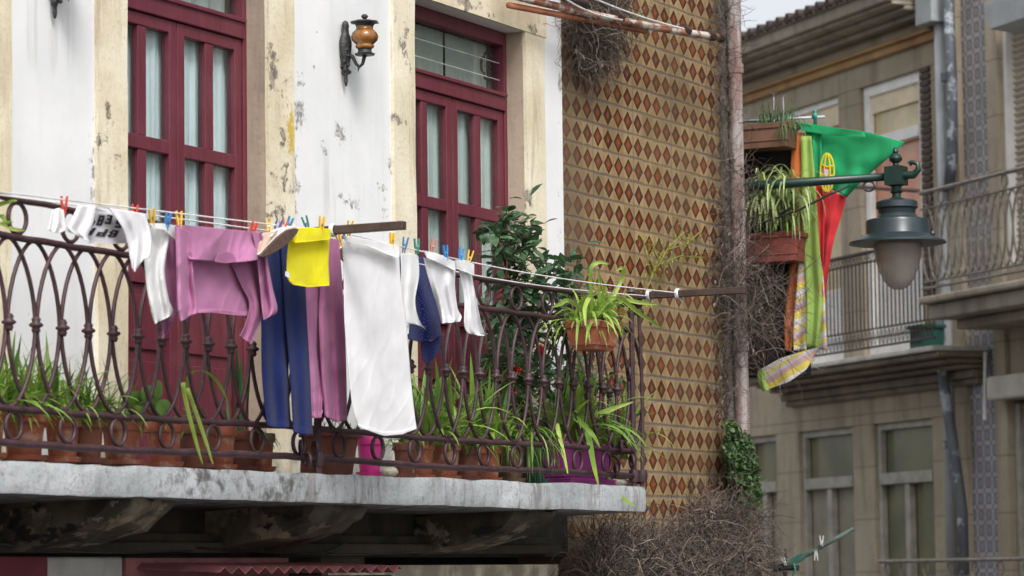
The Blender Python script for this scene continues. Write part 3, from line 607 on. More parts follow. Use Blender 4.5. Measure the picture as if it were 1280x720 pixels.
for i in range(-8, 32):
    x = x_first+PIT*i
    putc(ov, (x, YR+(.006 if i % 2 else -.004), zc)); putc(co, (x, YR, zc-.002))
    if i % 2 == 0:
        putc(r1, (x+.03, YR, (ZB0+ZB1)/2)); putc(r2, (x+.05, YR, (ZA1+ZTOP)/2))
# keep the prototypes as the first copies
for o_, x in ((ov, x_first+PIT*32-.01),): o_.location = Vector((x-PIT*.0, YR, zc))-origin(rail)
co.location = Vector((XL+.02, YR, zc))-origin(rail); r1.location = Vector((XL+.05, YR, (ZB0+ZB1)/2))-origin(rail); r2.location = Vector((XL+.05, YR, (ZA1+ZTOP)/2))-origin(rail)
bpy.data.objects.remove(ov) if False else None
# posts and end return
def post(x, y, z0=.43, z1=1.40, r=.015, bend=0):
    m = MB(); m.tube([(x+bend*math.sin(t*.35), y, z0+(z1-z0)*t/10) for t in range(11)], r, 8)
    m.lathe([(.01, -.03), (.027, -.02), (.027, 0), (.012, .01), (.026, .03), (.02, .05), (.0, .058)], (x+bend*math.sin(3.5), y, z1), 12)
    m.lathe([(.024, -.03), (.03, 0), (.024, .03)], (x, y, ZB0), 10); m.build('post', M['iron'], rail, smooth='auto')
XEND = XR+.02
post(XEND, YR); post(XEND+.03, YR-.03, .45, 1.34, .010, .02); post(XEND, D-.03); post(11.46, YR, .43, 1.38, .017); post(x_first-PIT*8.5, YR)
for z, r_ in ((ZTOP, .016), (ZA1, .012), (ZB1, .012), (ZB0, .012)):
    m = MB(); m.tube([(XEND, YR, z), (XEND, D, z)], r_, 8); m.build('return_rail', M['iron'], rail, smooth=True)
for i in range(1, 5):
    y = YR+(D-YR)*i/5.0; putc(ov, (XEND, y, zc), R(90)).scale = (.78, 1, 1); putc(co, (XEND, y, zc)); 
    if i % 2: putc(r1, (XEND, y, (ZB0+ZB1)/2), R(90)); putc(r2, (XEND, y, (ZA1+ZTOP)/2), R(90))
def scroll(cx, cy, cz, s=.035, turns=1.6, yaw=0, r=.008):
    m = MB(); pts = []
    for i in range(30):
        t = i/29*turns*2*math.pi; q = s*(1-.62*i/29); pts.append((cx+q*math.cos(t)*math.cos(yaw), cy+q*math.cos(t)*math.sin(yaw), cz+q*math.sin(t)))
    m.tube(pts, r, 6); m.build('scroll', M['iron'], rail, smooth=True)
for (px, py) in ((376, 560), (394, 560), (384, 576), (776, 560), (790, 578), (770, 590), (786, 468)):
    p = at(px, py, YR-.02); scroll(p.x, p.y, p.z, .032 if px < 500 else .04, yaw=random.uniform(0, 1.2))
m = MB(); m.lathe([(0, -.03), (.02, -.024), (.03, 0), (.02, .024), (0, .03)], (XEND+.06, YR, ZB0-.01), 12); m.tube([(XEND, YR, ZB0-.005), (XEND+.06, YR, ZB0-.01)], .014, 8); m.build('finial', M['iron'], rail, smooth=True)

# ------------------------------------------------------------------ clothes bars and lines
YL1, YL2 = 6.42, 6.58
for i, (x, z, y1, lab) in enumerate(((11.15, 1.412, 6.09, 'dark brown bar jutting out from the middle of the balcony rail'), (14.62, 1.408, 6.05, 'dark brown bar jutting out past the right end of the balcony'))):
    m = MB(); m.box(x-.018, x+.018, y1, YR+.02, z-.017, z+.017)
    tag(m.build('clothes_bar', M['barwood'], None, bev=.003), lab, 'clothes bar', 'bars that carry the clothes lines')
def lineP(x, k=0):
    if k == 0: z = 1.334+(x-8.867)*(1.405-1.334)/(11.15-8.867) if x < 11.15 else (1.412-.034*math.sin(math.pi*(x-11.15)/(14.6-11.15)))
    else: z = (1.352+(x-8.867)*.022 if x < 11.15 else 1.404-.045*math.sin(math.pi*(x-11.15)/(14.6-11.15)))
    return z
for k, (y, lab) in enumerate(((YL1, 'outer white clothes line strung between the two brown bars'), (YL2, 'inner white clothes line nearest the balcony railing'))):
    m = MB(); pts = [(8.0+(14.62-8.0)*i/80, y, lineP(8.0+(14.62-8.0)*i/80, k)) for i in range(81)]; m.tube(pts, .0030, 6)
    for x in (11.15, 14.62):
        z = lineP(x, k) if x < 14 else 1.408
        for j in range(3): m.loop([(x+.024*math.cos(t)+.0, y+.006*(j-1), z+.024*math.sin(t)+.0) for t in [i*math.pi/6 for i in range(12)]], .004, 5)
        m.tube([(x, y-.01, z-.02), (x+.015, y-.02, z-.05)], .003, 5)
    tag(m.build('clothes_line', M['rope'], None, smooth=True), lab, 'clothes line', 'clothes lines')

# ------------------------------------------------------------------ laundry
def crow(row, n):
    """resample a row of px points to n+1 points, smooth"""
    if len(row) == 2: row = [row[0], ((row[0][0]+row[1][0])/2, (row[0][1]+row[1][1])/2), row[1]]
    L = [0]
    for i in range(1, len(row)): L.append(L[-1]+math.hypot(row[i][0]-row[i-1][0], row[i][1]-row[i-1][1]))
    out = []
    for k in range(n+1):
        t = L[-1]*k/n
        i = max(j for j in range(len(row)-1) if L[j] <= t+1e-9); q = (t-L[i])/max(1e-6, L[i+1]-L[i])
        out.append((row[i][0]+(row[i+1][0]-row[i][0])*q, row[i][1]+(row[i+1][1]-row[i][1])*q))
    return out
def cr(a, b, c, d, t): return .5*((2*b)+(-a+c)*t+(2*a-5*b+4*c-d)*t*t+(-a+3*b-3*c+d)*t*t*t)
def surf(rows, y, amp, folds, seed, lean=0, diag=.0, top=.25):
    nc = 24; rs = [crow(r, nc) for r in rows]; nr = len(rs)
    def px(u, v):
        t = v*(nr-1); i = min(nr-2, int(t)); t -= i; cu = u*nc; j = min(nc-1, int(cu)); q = cu-j
        R4 = [rs[max(0, i-1)], rs[i], rs[i+1], rs[min(nr-1, i+2)]]
        def g(j_): return (cr(*[r[j_][0] for r in R4], t), cr(*[r[j_][1] for r in R4], t))
        a, b_ = g(j), g(j+1); return (a[0]+(b_[0]-a[0])*q, a[1]+(b_[1]-a[1])*q)
    ph = seed*1.7
    def fn(u, v):
        x, yy = px(u, v)
        k = amp*(top+(1-top)*v)
        f = (math.sin(folds*math.pi*2*(u+diag*v)+ph+.6*math.sin(v*3+seed))*.42+math.sin(folds*4.1*(u-diag*v*1.4)+ph*2+v*2)*.22)
        nn = noise.noise(Vector((x*.045+seed*3, yy*.02, seed)))*.6+noise.noise(Vector((x*.12+seed*5, yy*.045, seed+4)))*.14
        cz = noise.noise(Vector((x*.055+yy*.02+seed*2, yy*.016-x*.01, seed+9))); d = k*(f+nn)+lean*v+amp*.16*(.4+.6*v)*(max(0, 1-abs(cz)*2.0))**3+(.0028 if v > .96 else 0)
        return at(x, yy, y-d)
    return fn
def garment(name, label, cat, panels, pegx=None, group='laundry hanging on the clothes lines'):
    """panels: (part name, rows, y, material, amp, folds, seed, kwargs)"""
    first = at(*panels[0][1][0][0], panels[0][2]); t = thing(name, first, label, cat, group)
    for p in panels:
        pn, rows, y, mat, amp, fo, seed = p[:7]; kw = p[7] if len(p) > 7 else {}
        fn = surf(rows, y, amp, fo, seed, **kw); m = MB()
        W = abs(rows[0][-1][0]-rows[0][0][0])+abs(rows[-1][-1][0]-rows[-1][0][0]); H = abs(rows[-1][0][1]-rows[0][0][1])
        m.grid(fn, max(14, int(W*.5)), max(12, int(H*.45)), .0025); m.build(pn, mat, t, smooth=True)
    return t
A1, A2 = YL1, YL2
ts = garment('t_shirt', 'white t-shirt with black block lettering hung upside down at the left end of the line', 't-shirt', [
    ('sleeve', [[(66, 262), (74, 260), (80, 263)], [(63, 276), (73, 277), (82, 284)], [(60, 287), (70, 291), (78, 290)]], A1, M['cw'], .02, 2, 1),
    ('hem', [[(77, 279), (92, 283)], [(79, 288), (96, 293)]], A1, M['cw'], .005, 1, 2),
    ('back_panel', [[(108, 258), (130, 260), (156, 264)], [(108, 275), (132, 277), (158, 282)], [(104, 292), (135, 296), (162, 296)], [(112, 304), (138, 305), (162, 304)]], A1+.035, M['cgrey'], .012, 1, 3),
    ('front_panel', [[(98, 257), (110, 256), (120, 258)], [(92, 270), (104, 273), (117, 278)], [(86, 284), (98, 289), (110, 295)], [(90, 290), (103, 298), (113, 304)]], A1, M['cw'], .02, 1.5, 4),
    ('front_panel', [[(104, 256), (140, 259), (182, 267)], [(120, 262), (150, 268), (184, 274)], [(124, 266), (152, 271), (184, 276)]], A1+.006, M['cw'], .01, 2, 14),
    ('sleeve', [[(136, 260), (165, 264), (182, 268)], [(152, 282), (172, 288), (189, 294)], [(160, 304), (176, 312), (188, 320)], [(163, 322), (174, 328), (181, 323)], [(166, 336), (169, 340), (172, 334)]], A1-.015, M['cw'], .03, 2, 5)])
# lettering printed on the back panel, upside down with the shirt
fnp = surf([[(108, 258), (130, 260), (156, 264)], [(108, 275), (132, 277), (158, 282)], [(104, 292), (135, 296), (162, 296)], [(112, 304), (138, 305), (162, 304)]], A1+.032, .012, 1, 3)
GL = {'V': ['11111', '11110', '01110', '00100', '00100'], '8': ['11111', '11011', '11111', '11011', '11111'], 'E': ['11111', '11000', '11110', '11000', '11111'], 'S': ['11111', '11000', '11111', '00011', '11111'],
      'H': ['11011', '11011', '11111', '11011', '11011'], 'P': ['11111', '11011', '11111', '11000', '11000'], 'B': ['11110', '11011', '11110', '11011', '11110']}
m = MB()
def glyph(ch, u0, v0, wu, hv, sk):
    for r_ in range(5):
        for c_ in range(5):
            if GL[ch][4-r_][4-c_] == '1':
                a0, b0 = u0+wu*c_/5, v0+hv*r_/5
                def q(u, v): return fnp(u+sk*(v0-v), v)
                du, dv = wu/5*1.04, hv/5*1.04; m.add([q(a0, b0), q(a0+du, b0), q(a0+du, b0+dv), q(a0, b0+dv)], [(0, 1, 2, 3)])
for ch, u0 in (('V', .13), ('8', .32), ('E', .53), ('S', .78)): glyph(ch, u0, .20 if ch != 'E' else .15, .15, .23, .35)
for ch, u0 in (('H', .08), ('P', .36), ('B', .60)): glyph(ch, u0, .49, .20, .19, .5)
m.build('lettering', M['ink'], ts)
garment('long_sleeved_vest', 'white crumpled long-sleeved top hanging between the t-shirt and the mauve sweatshirt', 'top', [
    ('sleeve', [[(184, 281), (202, 281), (216, 285)], [(182, 300), (196, 300), (211, 303)], [(181, 325), (190, 328), (206, 340)], [(184, 360), (197, 365), (211, 373)], [(190, 392), (205, 396), (217, 391)], [(194, 405), (199, 402), (204, 399)]], A1+.03, M['cwb'], .03, 1.6, 6, dict(diag=.2)),
    ('collar', [[(186, 279), (202, 279), (220, 282)], [(190, 285), (205, 287), (220, 300)]], A1, M['cwb'], .01, 1, 7)])
garment('sweatshirt', 'mauve fleece sweatshirt folded over the line in front of the left door', 'sweatshirt', [
    ('back_sleeve', [[(208, 296), (214, 294), (223, 294)], [(206, 340), (213, 342), (224, 345)], [(209, 375), (216, 378), (226, 382)], [(204, 405), (212, 402), (221, 395)], [(203, 424), (206, 421), (210, 414)]], A1+.06, M['cp2'], .02, 1.5, 8),
    ('body', [[(218, 290), (245, 288), (290, 291), (322, 294)], [(238, 325), (270, 326), (300, 326), (318, 328)], [(243, 360), (270, 361), (300, 362), (315, 363)], [(247, 389), (270, 389), (295, 392), (314, 393)]], A1+.035, M['cp'], .018, 1.2, 9),
    ('hem', [[(247, 386), (270, 386), (295, 389), (314, 390)], [(247, 391), (270, 391), (295, 394), (314, 395)]], A1+.028, M['cp'], .018, 1.2, 9),
    ('flap', [[(220, 281), (250, 283), (290, 287), (321, 290)], [(226, 300), (255, 303), (290, 306), (321, 306)], [(237, 324), (262, 326), (295, 328), (323, 325)]], A1-.012, M['cp'], .045, 1.3, 10, dict(diag=.25)),
    ('neckline', [[(269, 325), (273, 317), (282, 314), (291, 317), (295, 326)], [(269, 327), (275, 328), (282, 329), (290, 328), (295, 327)]], A1-.03, M['cp2'], .004, 1, 30),
    ('sleeve', [[(219, 283), (226, 285), (238, 290)], [(220, 310), (230, 312), (240, 318)], [(221, 350), (232, 352), (243, 355)], [(222, 385), (234, 386), (247, 388)], [(226, 402), (232, 399), (240, 393)]], A1-.02, M['cp'], .045, 1.3, 11),
    ('sleeve', [[(316, 289), (325, 290), (329, 296)], [(321, 320), (330, 322), (335, 328)], [(325, 355), (334, 356), (341, 360)], [(328, 385), (337, 386), (347, 388)], [(330, 400), (334, 398), (337, 396)]], A1-.02, M['cp'], .04, 1.3, 12),
    ('lining', [[(288, 325), (305, 327), (322, 325)], [(301, 355), (315, 358), (328, 362)], [(312, 380), (320, 384), (329, 390)], [(307, 405), (314, 408), (325, 405)], [(300, 420), (308, 426), (314, 431)]], A1+.012, M['cp2'], .03, 1.3, 13)])
garment('blue_trousers', 'navy blue jersey trousers hanging behind the shoe and the yellow cloth', 'trousers', [
    ('trouser_leg', [[(325, 291), (340, 289), (353, 292)], [(327, 330), (342, 332), (357, 334)], [(327, 400), (343, 402), (361, 404)], [(328, 470), (343, 472), (361, 474)], [(334, 532), (347, 535), (364, 534)]], A2, M['cn'], .016, 1.7, 15),
    ('trouser_leg', [[(350, 292), (360, 292), (368, 295)], [(353, 335), (366, 336), (380, 338)], [(357, 400), (368, 402), (384, 404)], [(363, 470), (374, 472), (388, 474)], [(367, 540), (378, 543), (391, 543)]], A2-.02, M['cn'], .014, 1.4, 16)])
garment('mauve_trousers', 'mauve jersey trousers hanging between the blue trousers and the white towel', 'trousers', [
    ('trouser_leg', [[(372, 300), (385, 298), (398, 300)], [(374, 350), (386, 352), (402, 354)], [(376, 400), (388, 402), (403, 404)], [(384, 460), (395, 462), (405, 464)], [(389, 522), (395, 523), (402, 522)]], A2-.01, M['cp'], .02, 1.5, 17),
    ('trouser_leg', [[(394, 298), (408, 296), (424, 300)], [(400, 350), (412, 352), (428, 354)], [(399, 400), (414, 402), (431, 404)], [(401, 460), (416, 462), (433, 464)], [(406, 520), (420, 528), (434, 525)]], A2-.03, M['cp2'], .026, 2, 18)])  # shade on this leg is put into its darker mauve
garment('yellow_cloth', 'bright yellow square cloth folded over the line beside the brown bar', 'cloth', [
    ('cloth', [[(366, 287), (385, 287), (412, 288)], [(361, 305), (385, 306), (412, 304)], [(359, 330), (386, 332), (411, 330)], [(360, 348), (386, 352), (412, 350)], [(367, 356), (386, 359), (412, 357)]], A1-.0, M['cy'], .014, 1.2, 19),
    ('folded_edge', [[(368, 285), (388, 284), (413, 286)], [(364, 294), (390, 294), (414, 293)], [(369, 304), (390, 302), (413, 299)]], A1-.028, M['cy'], .008, 1, 20),
    ('care_label', [[(357, 339), (362, 341)], [(357, 345), (362, 348)]], A1-.01, M['cw'], .001, 1, 21)])
garment('white_towel', 'large white towel hanging to the foot of the railing below the brown bar', 'towel', [
    ('towel', [[(428, 299), (455, 301), (480, 306), (499, 314)], [(430, 340), (460, 345), (501, 350)], [(431, 400), (462, 402), (508, 405)], [(436, 460), (470, 462), (513, 465)], [(441, 508), (478, 513), (518, 514)], [(449, 534), (480, 545), (503, 543), (521, 536)]], A1-.005, M['cw2'], .012, 1.1, 22),
    ('folded_edge', [[(428, 294), (455, 298), (480, 303), (499, 308)], [(430, 298), (458, 303), (482, 313), (500, 318)], [(433, 302), (458, 307), (484, 318), (499, 323)]], A1-.035, M['cw2'], .006, 1, 23)])
garment('white_cloth', 'narrow white ribbed cloth with a ragged hem next to the white towel', 'cloth', [
    ('cloth', [[(501, 317), (512, 316), (523, 320)], [(502, 340), (512, 342), (524, 345)], [(502, 370), (510, 372), (519, 376)], [(504, 400), (514, 402), (524, 400)], [(506, 409), (516, 403), (532, 411)]], A1, M['cwb'], .02, 1.4, 24),
    ('cloth_tail', [[(505, 400), (512, 402)], [(509, 418), (511, 417)]], A1+.01, M['cwb'], .004, 1, 25)])
garment('polka_dot_shirt', 'navy blue shirt with tiny pale dots hanging behind the small white cloths', 'shirt', [
    ('body', [[(498, 317), (508, 316), (529, 322)], [(500, 350), (520, 352), (538, 356)], [(504, 385), (526, 388), (548, 390)], [(506, 423), (528, 428), (552, 420)]], A2, M['cdot'], .03, 1.7, 26),
    ('sleeve', [[(526, 423), (540, 427), (553, 417)], [(528, 444), (540, 446), (550, 438)], [(531, 453), (535, 455), (540, 450)]], A2+.03, M['cdot'], .02, 1.4, 27)])
garment('white_undershirt', 'crumpled white cotton undershirt pegged left of the last white cloth', 'undershirt', [
    ('body', [[(530, 322), (545, 326), (570, 334)], [(535, 345), (548, 350), (569, 358)], [(545, 375), (556, 378), (572, 385)], [(551, 400), (563, 401), (577, 395)], [(553, 404), (566, 403), (575, 402)]], A1, M['cw'], .035, 2, 28, dict(diag=.3)),
    ('folded_edge', [[(529, 313), (545, 316), (569, 327)], [(534, 322), (548, 328), (570, 339)]], A1-.02, M['cw'], .01, 1.4, 29)])
garment('white_cloth', 'flared white cotton cloth at the right end of the laundry, blown to the right', 'cloth', [
    ('body', [[(573, 335), (579, 336), (590, 342)], [(577, 352), (584, 354), (592, 356)], [(581, 378), (588, 380), (597, 382)], [(582, 412), (592, 415), (604, 412)], [(600, 420), (604, 420), (610, 417)]], A1, M['cw'], .025, 1.6, 31),
    ('folded_edge', [[(569, 325), (580, 326), (593, 330)], [(571, 336), (582, 340), (593, 345)]], A1-.02, M['cwb'], .01, 1.2, 32)])
# pegs -------------------------------------------------------------
def make_peg(mat, label):
    t = thing('clothes_peg', (0, 0, 0), label, 'clothes peg', 'clothes pegs on the lines')
    for sgn in (-1, 1):
        m = MB(); pts = [(sgn*.0035, -.034), (sgn*.002, -.01), (sgn*.004, .0), (sgn*.008, .034), (sgn*.013, .034), (sgn*.011, .0), (sgn*.008, -.014), (sgn*.0055, -.034)]
        m.prism([(x, -.006, z) for x, z in pts], (0, .012, 0)); m.build('prong', mat, t, bev=.001)
    m = MB(); m.tube([(0, -.008, 0), (0, .008, 0)], .0045, 8); m.build('spring', M['spring'], t); return t
PEGS = [(80, 257, A1, 'pr', 'red peg at the left corner of the printed t-shirt', 0), (168, 267, A1, 'pr', 'red peg sunk behind the right shoulder of the printed t-shirt', 5),
        (190, 272, A1, 'py', 'yellow peg between the t-shirt and the blue peg', -8), (209, 277, A1, 'pb', 'blue peg holding the crumpled white top', 6), (224, 275, A1, 'py', 'yellow peg at the left shoulder of the mauve sweatshirt', 0),
        (316, 288, A1, 'pr', 'red peg at the right shoulder of the mauve sweatshirt', 10), (336, 283, A2, 'py', 'yellow peg on the waist of the navy trousers', 0), (346, 284, A1, 'pn', 'dark blue peg left of the shoe strap', 22), (353, 284, A1-.01, 'pr', 'red peg holding the beige shoe', 24),
        (361, 281, A2, 'pb', 'blue peg just behind the beige shoe', 20), (383, 280, A2, 'pg', 'teal peg behind the yellow cloth', -20), (402, 281, A1-.03, 'py', 'yellow peg holding the yellow cloth', 2),
        (424, 300, A2, 'py', 'yellow peg on the second beige shoe', -14), (427, 296, A2+.02, 'pn', 'dark blue peg behind the second beige shoe', 12), (437, 286, A1-.03, 'py', 'yellow peg at the left corner of the white towel', 4), (490, 301, A1-.03, 'py', 'yellow peg at the right corner of the white towel', 2),
        (506, 306, A1, 'pb', 'blue peg at the left of the ribbed white cloth', 8), (521, 308, A1, 'pg', 'teal peg at the right of the ribbed white cloth', 0), (541, 308, A1, 'po', 'faded red peg on the white undershirt', 16), (557, 316, A1-.01, 'pb', 'bright blue peg at the right of the white undershirt', -2),
        (576, 319, A1, 'pb', 'bright blue peg at the left of the last white cloth', 16), (587, 322, A1, 'py', 'yellow peg at the far right end of the laundry', 14)]
protos = {}
for (px, py, y, c, lab, tilt) in PEGS:
    t = make_peg(M[c], lab) if c not in protos else copy_tree(protos[c])
    protos.setdefault(c, t); t['label'] = lab; t.location = at(px, py, y); t.rotation_euler = (R(random.uniform(-12, 12)), R(tilt), R(random.uniform(-12, 25)-40))
# shoes ------------------------------------------------------------
def shoe(label, dx, dy, y, sc=1.0, full=True):
    t = thing('shoe', at(350+dx, 300+dy, y), label, 'shoe', 'beige shoes hung up to dry')
    def q(x, yy, dep): return at(350+(x-350)*sc+dx, 300+(yy-300)*sc+dy, dep)
    sole = [(325, 320), (336, 308), (348, 296), (360, 287), (370, 285), (374, 287), (371, 293), (362, 303), (350, 312), (338, 319), (328, 322)]
    m = MB(); m.prism([q(x, yy, y-.045) for x, yy in sole], (0, .012, 0)); m.build('sole', M['sole'], t, bev=.003)
    rim = [(325, 318), (336, 304), (348, 292), (360, 284), (369, 282), (374, 286), (370, 287), (360, 291), (348, 300), (336, 311), (327, 321)]
    m = MB(); m.prism([q(x, yy, y-.032) for x, yy in rim], (0, .06, 0)); m.build('rim', M['rim'], t, bev=.003)
    up = [(326, 316), (332, 304), (338, 294), (343, 289), (348, 291), (352, 294), (346, 300), (336, 309)]
    m = MB(); m.prism([q(x, yy, y-.03) for x, yy in up], (0, .055, 0)); m.build('upper', M['suede'], t, bev=.008)
    m = MB(); m.tube([q(338, 296, y-.03), q(343, 289, y-.02), q(349, 287, y-.0), q(354, 292, y+.01)], .006, 6, flat=.5); m.build('strap', M['rim'], t, smooth=True)
shoe('beige slip-on shoe with brown sole pegged in front of the navy trousers', 0, 0, A1-.02)
shoe('beige shoe half hidden behind the mauve trousers beside the white towel', 76, 16, A2+.02, .75)

# ------------------------------------------------------------------ plants
def blade(m, base, az, el, L, wd, droop, segs=9, twist=0, kink=None):
    p = Vector(base); d = Vector((math.cos(az)*math.cos(el), math.sin(az)*math.cos(el), math.sin(el))); prev = None; vs = []; fs = []
    step = L/segs
    for i in range(segs+1):
        t = i/segs; wv = wd*(.55+.9*t if t < .35 else (.865*(1-((t-.35)/.65)**2.2)+.01))
        sd = d.cross(Vector((0, 0, 1)))
        if sd.length < .05: sd = Vector((-math.sin(az), math.cos(az), 0))
        sd.normalize(); up = sd.cross(d).normalized()
        if twist: sd = (sd*math.cos(twist*t)+up*math.sin(twist*t)).normalized(); up = sd.cross(d).normalized()
        vs += [p-sd*wv/2+up*wv*.14, p, p+sd*wv/2+up*wv*.14]
        dr = droop*step/L*(1.0+1.4*t)
        if kink and abs(t-kink) < .5/segs+.001: dr += 1.5
        d = Vector((d.x, d.y, d.z-dr)).normalized(); p = p+d*step
    for i in range(segs): a = i*3; fs += [(a, a+1, a+4, a+3), (a+1, a+2, a+5, a+4)]
    m.add(vs, fs)
def tuft(m, base, n, L, wd, droop, el=(35, 85), spread=.03, az=None, segs=9):
    for i in range(n):
        a = random.uniform(0, 2*math.pi) if az is None else random.uniform(*az)
        blade(m, Vector(base)+Vector((random.uniform(-spread, spread), random.uniform(-spread, spread), 0)), a, R(random.uniform(*el)), L*random.uniform(.55, 1.15), wd*random.uniform(.7, 1.2), droop*random.uniform(.5, 1.5), segs, random.uniform(-.6, .6))
def leafy(m, c, dirv, L, wd, curl=.2):
    d = Vector(dirv).normalized(); sd = d.cross(Vector((0, 0, 1)))
    if sd.length < .05: sd = Vector((1, 0, 0))
    sd.normalize(); sd = (sd+Vector((random.uniform(-.5, .5), random.uniform(-.5, .5), random.uniform(-.5, .5)))).normalized(); up = sd.cross(d).normalized(); vs = []
    prof = [(0, .08), (.18, .62), (.42, 1), (.7, .78), (.9, .32), (1, .02)]
    for t, k in prof:
        p = Vector(c)+d*L*t-up*curl*L*t*t; w_ = wd*k/2; vs += [p-sd*w_+up*w_*.25, p, p+sd*w_+up*w_*.25]
    m.add(vs, [f for i in range(5) for f in ((i*3, i*3+1, i*3+4, i*3+3), (i*3+1, i*3+2, i*3+5, i*3+4))])

YP = 6.86
def pot_mb(r, h, n=24):
    return MB().lathe([(r*.70, 0), (r*.74, .005), (r*.88, h*.74), (r*.89, h*.75), (r, h*.755), (r*1.02, h*.78), (r*1.02, h*.97), (r*.99, h), (r*.9, h), (r*.87, h*.90)], (0, 0, 0), n)
def pot(px, r, h, mat, label, y=YP, z=.445, saucer=True, name='plant_pot', group='plant pots along the balcony'):
    x = at(px, 560, y).x; t = thing(name, (x, y, z), label, 'plant pot', group)
    zs = .0
    if saucer:
        m = MB(); m.lathe([(r*.8, 0), (r*.98, .004), (r*1.08, .022), (r*1.04, .022), (r*.9, .008)], (0, 0, 0), 24); o = m.build('saucer', mat, None, smooth='auto'); o.parent = t; zs = .01
    o = pot_mb(r, h); o = o.build('pot', mat, None, smooth='auto'); o.parent = t; o.location.z = zs
    m = MB(); m.lathe([(r*.88, h*.88), (.01, h*.90)], (0, 0, zs), 20); o = m.build('soil', M['soil'], None); o.parent = t
    return t, Vector((x, y, z+zs+h*.88))
def attach(t, mb, name, mat, smooth=True): return mb.build(name, mat, t, smooth=smooth)
T_, TD, TB = M['terra'], M['terra_dark'], M['terra_brown']
PL = [(-18, .075, .17, T_, 'terracotta pot with spiky plant at the very left edge', 'lime'), (30, .085, .175, T_, 'big terracotta pot of lime green leaves, second from the left edge', 'lime'), (78, .07, .165, T_, 'terracotta pot seen behind the first full iron ring', 'green'),
      (107, .075, .165, TD, 'darker terracotta pot between the first two iron rings', 'green'), (152, .082, .165, T_, 'clean terracotta pot left of the round-leaved plant', 'green_few'), (205, .075, .17, T_, 'terracotta pot below the round green leaves', 'round'),
      (245, .08, .17, TD, 'dark terracotta pot with the long bent yellow-green leaves', 'bent'), (275, .07, .17, T_, 'terracotta pot left of the dark pot in front of the left door', 'few'), (302, .072, .155, TD, 'dark pot holding the tall upright leaves', 'tall'), (326, .06, .15, T_, 'small terracotta pot at the right end of the left row', 'none'),
      (414, .0, .0, None, '', 'trough'), (462, .060, .175, M['pinkpot'], 'bright pink plastic pot under the white towel', 'few'), (505, .05, .15, TD, 'small dark pot right of the pale rubble', 'few'), (528, .055, .165, T_, 'terracotta pot behind the railing post right of the towel', 'strap'),
      (556, .075, .17, T_, 'wide terracotta pot below the tall strap leaves', 'strap'), (585, .055, .15, TD, 'dark brown pot between two terracotta pots', 'few'), (609, .068, .165, T_, 'orange terracotta pot with upright leaves, left of the brown pot', 'strap'), (640, .062, .16, TB, 'brown plastic pot under the arching spider plant', 'spider'),
      (668, .06, .16, M['greenpot'], 'dark green plastic pot next to the purple trough', 'few'), (762, .062, .155, T_, 'terracotta pot at the right end of the balcony', 'strapr')]
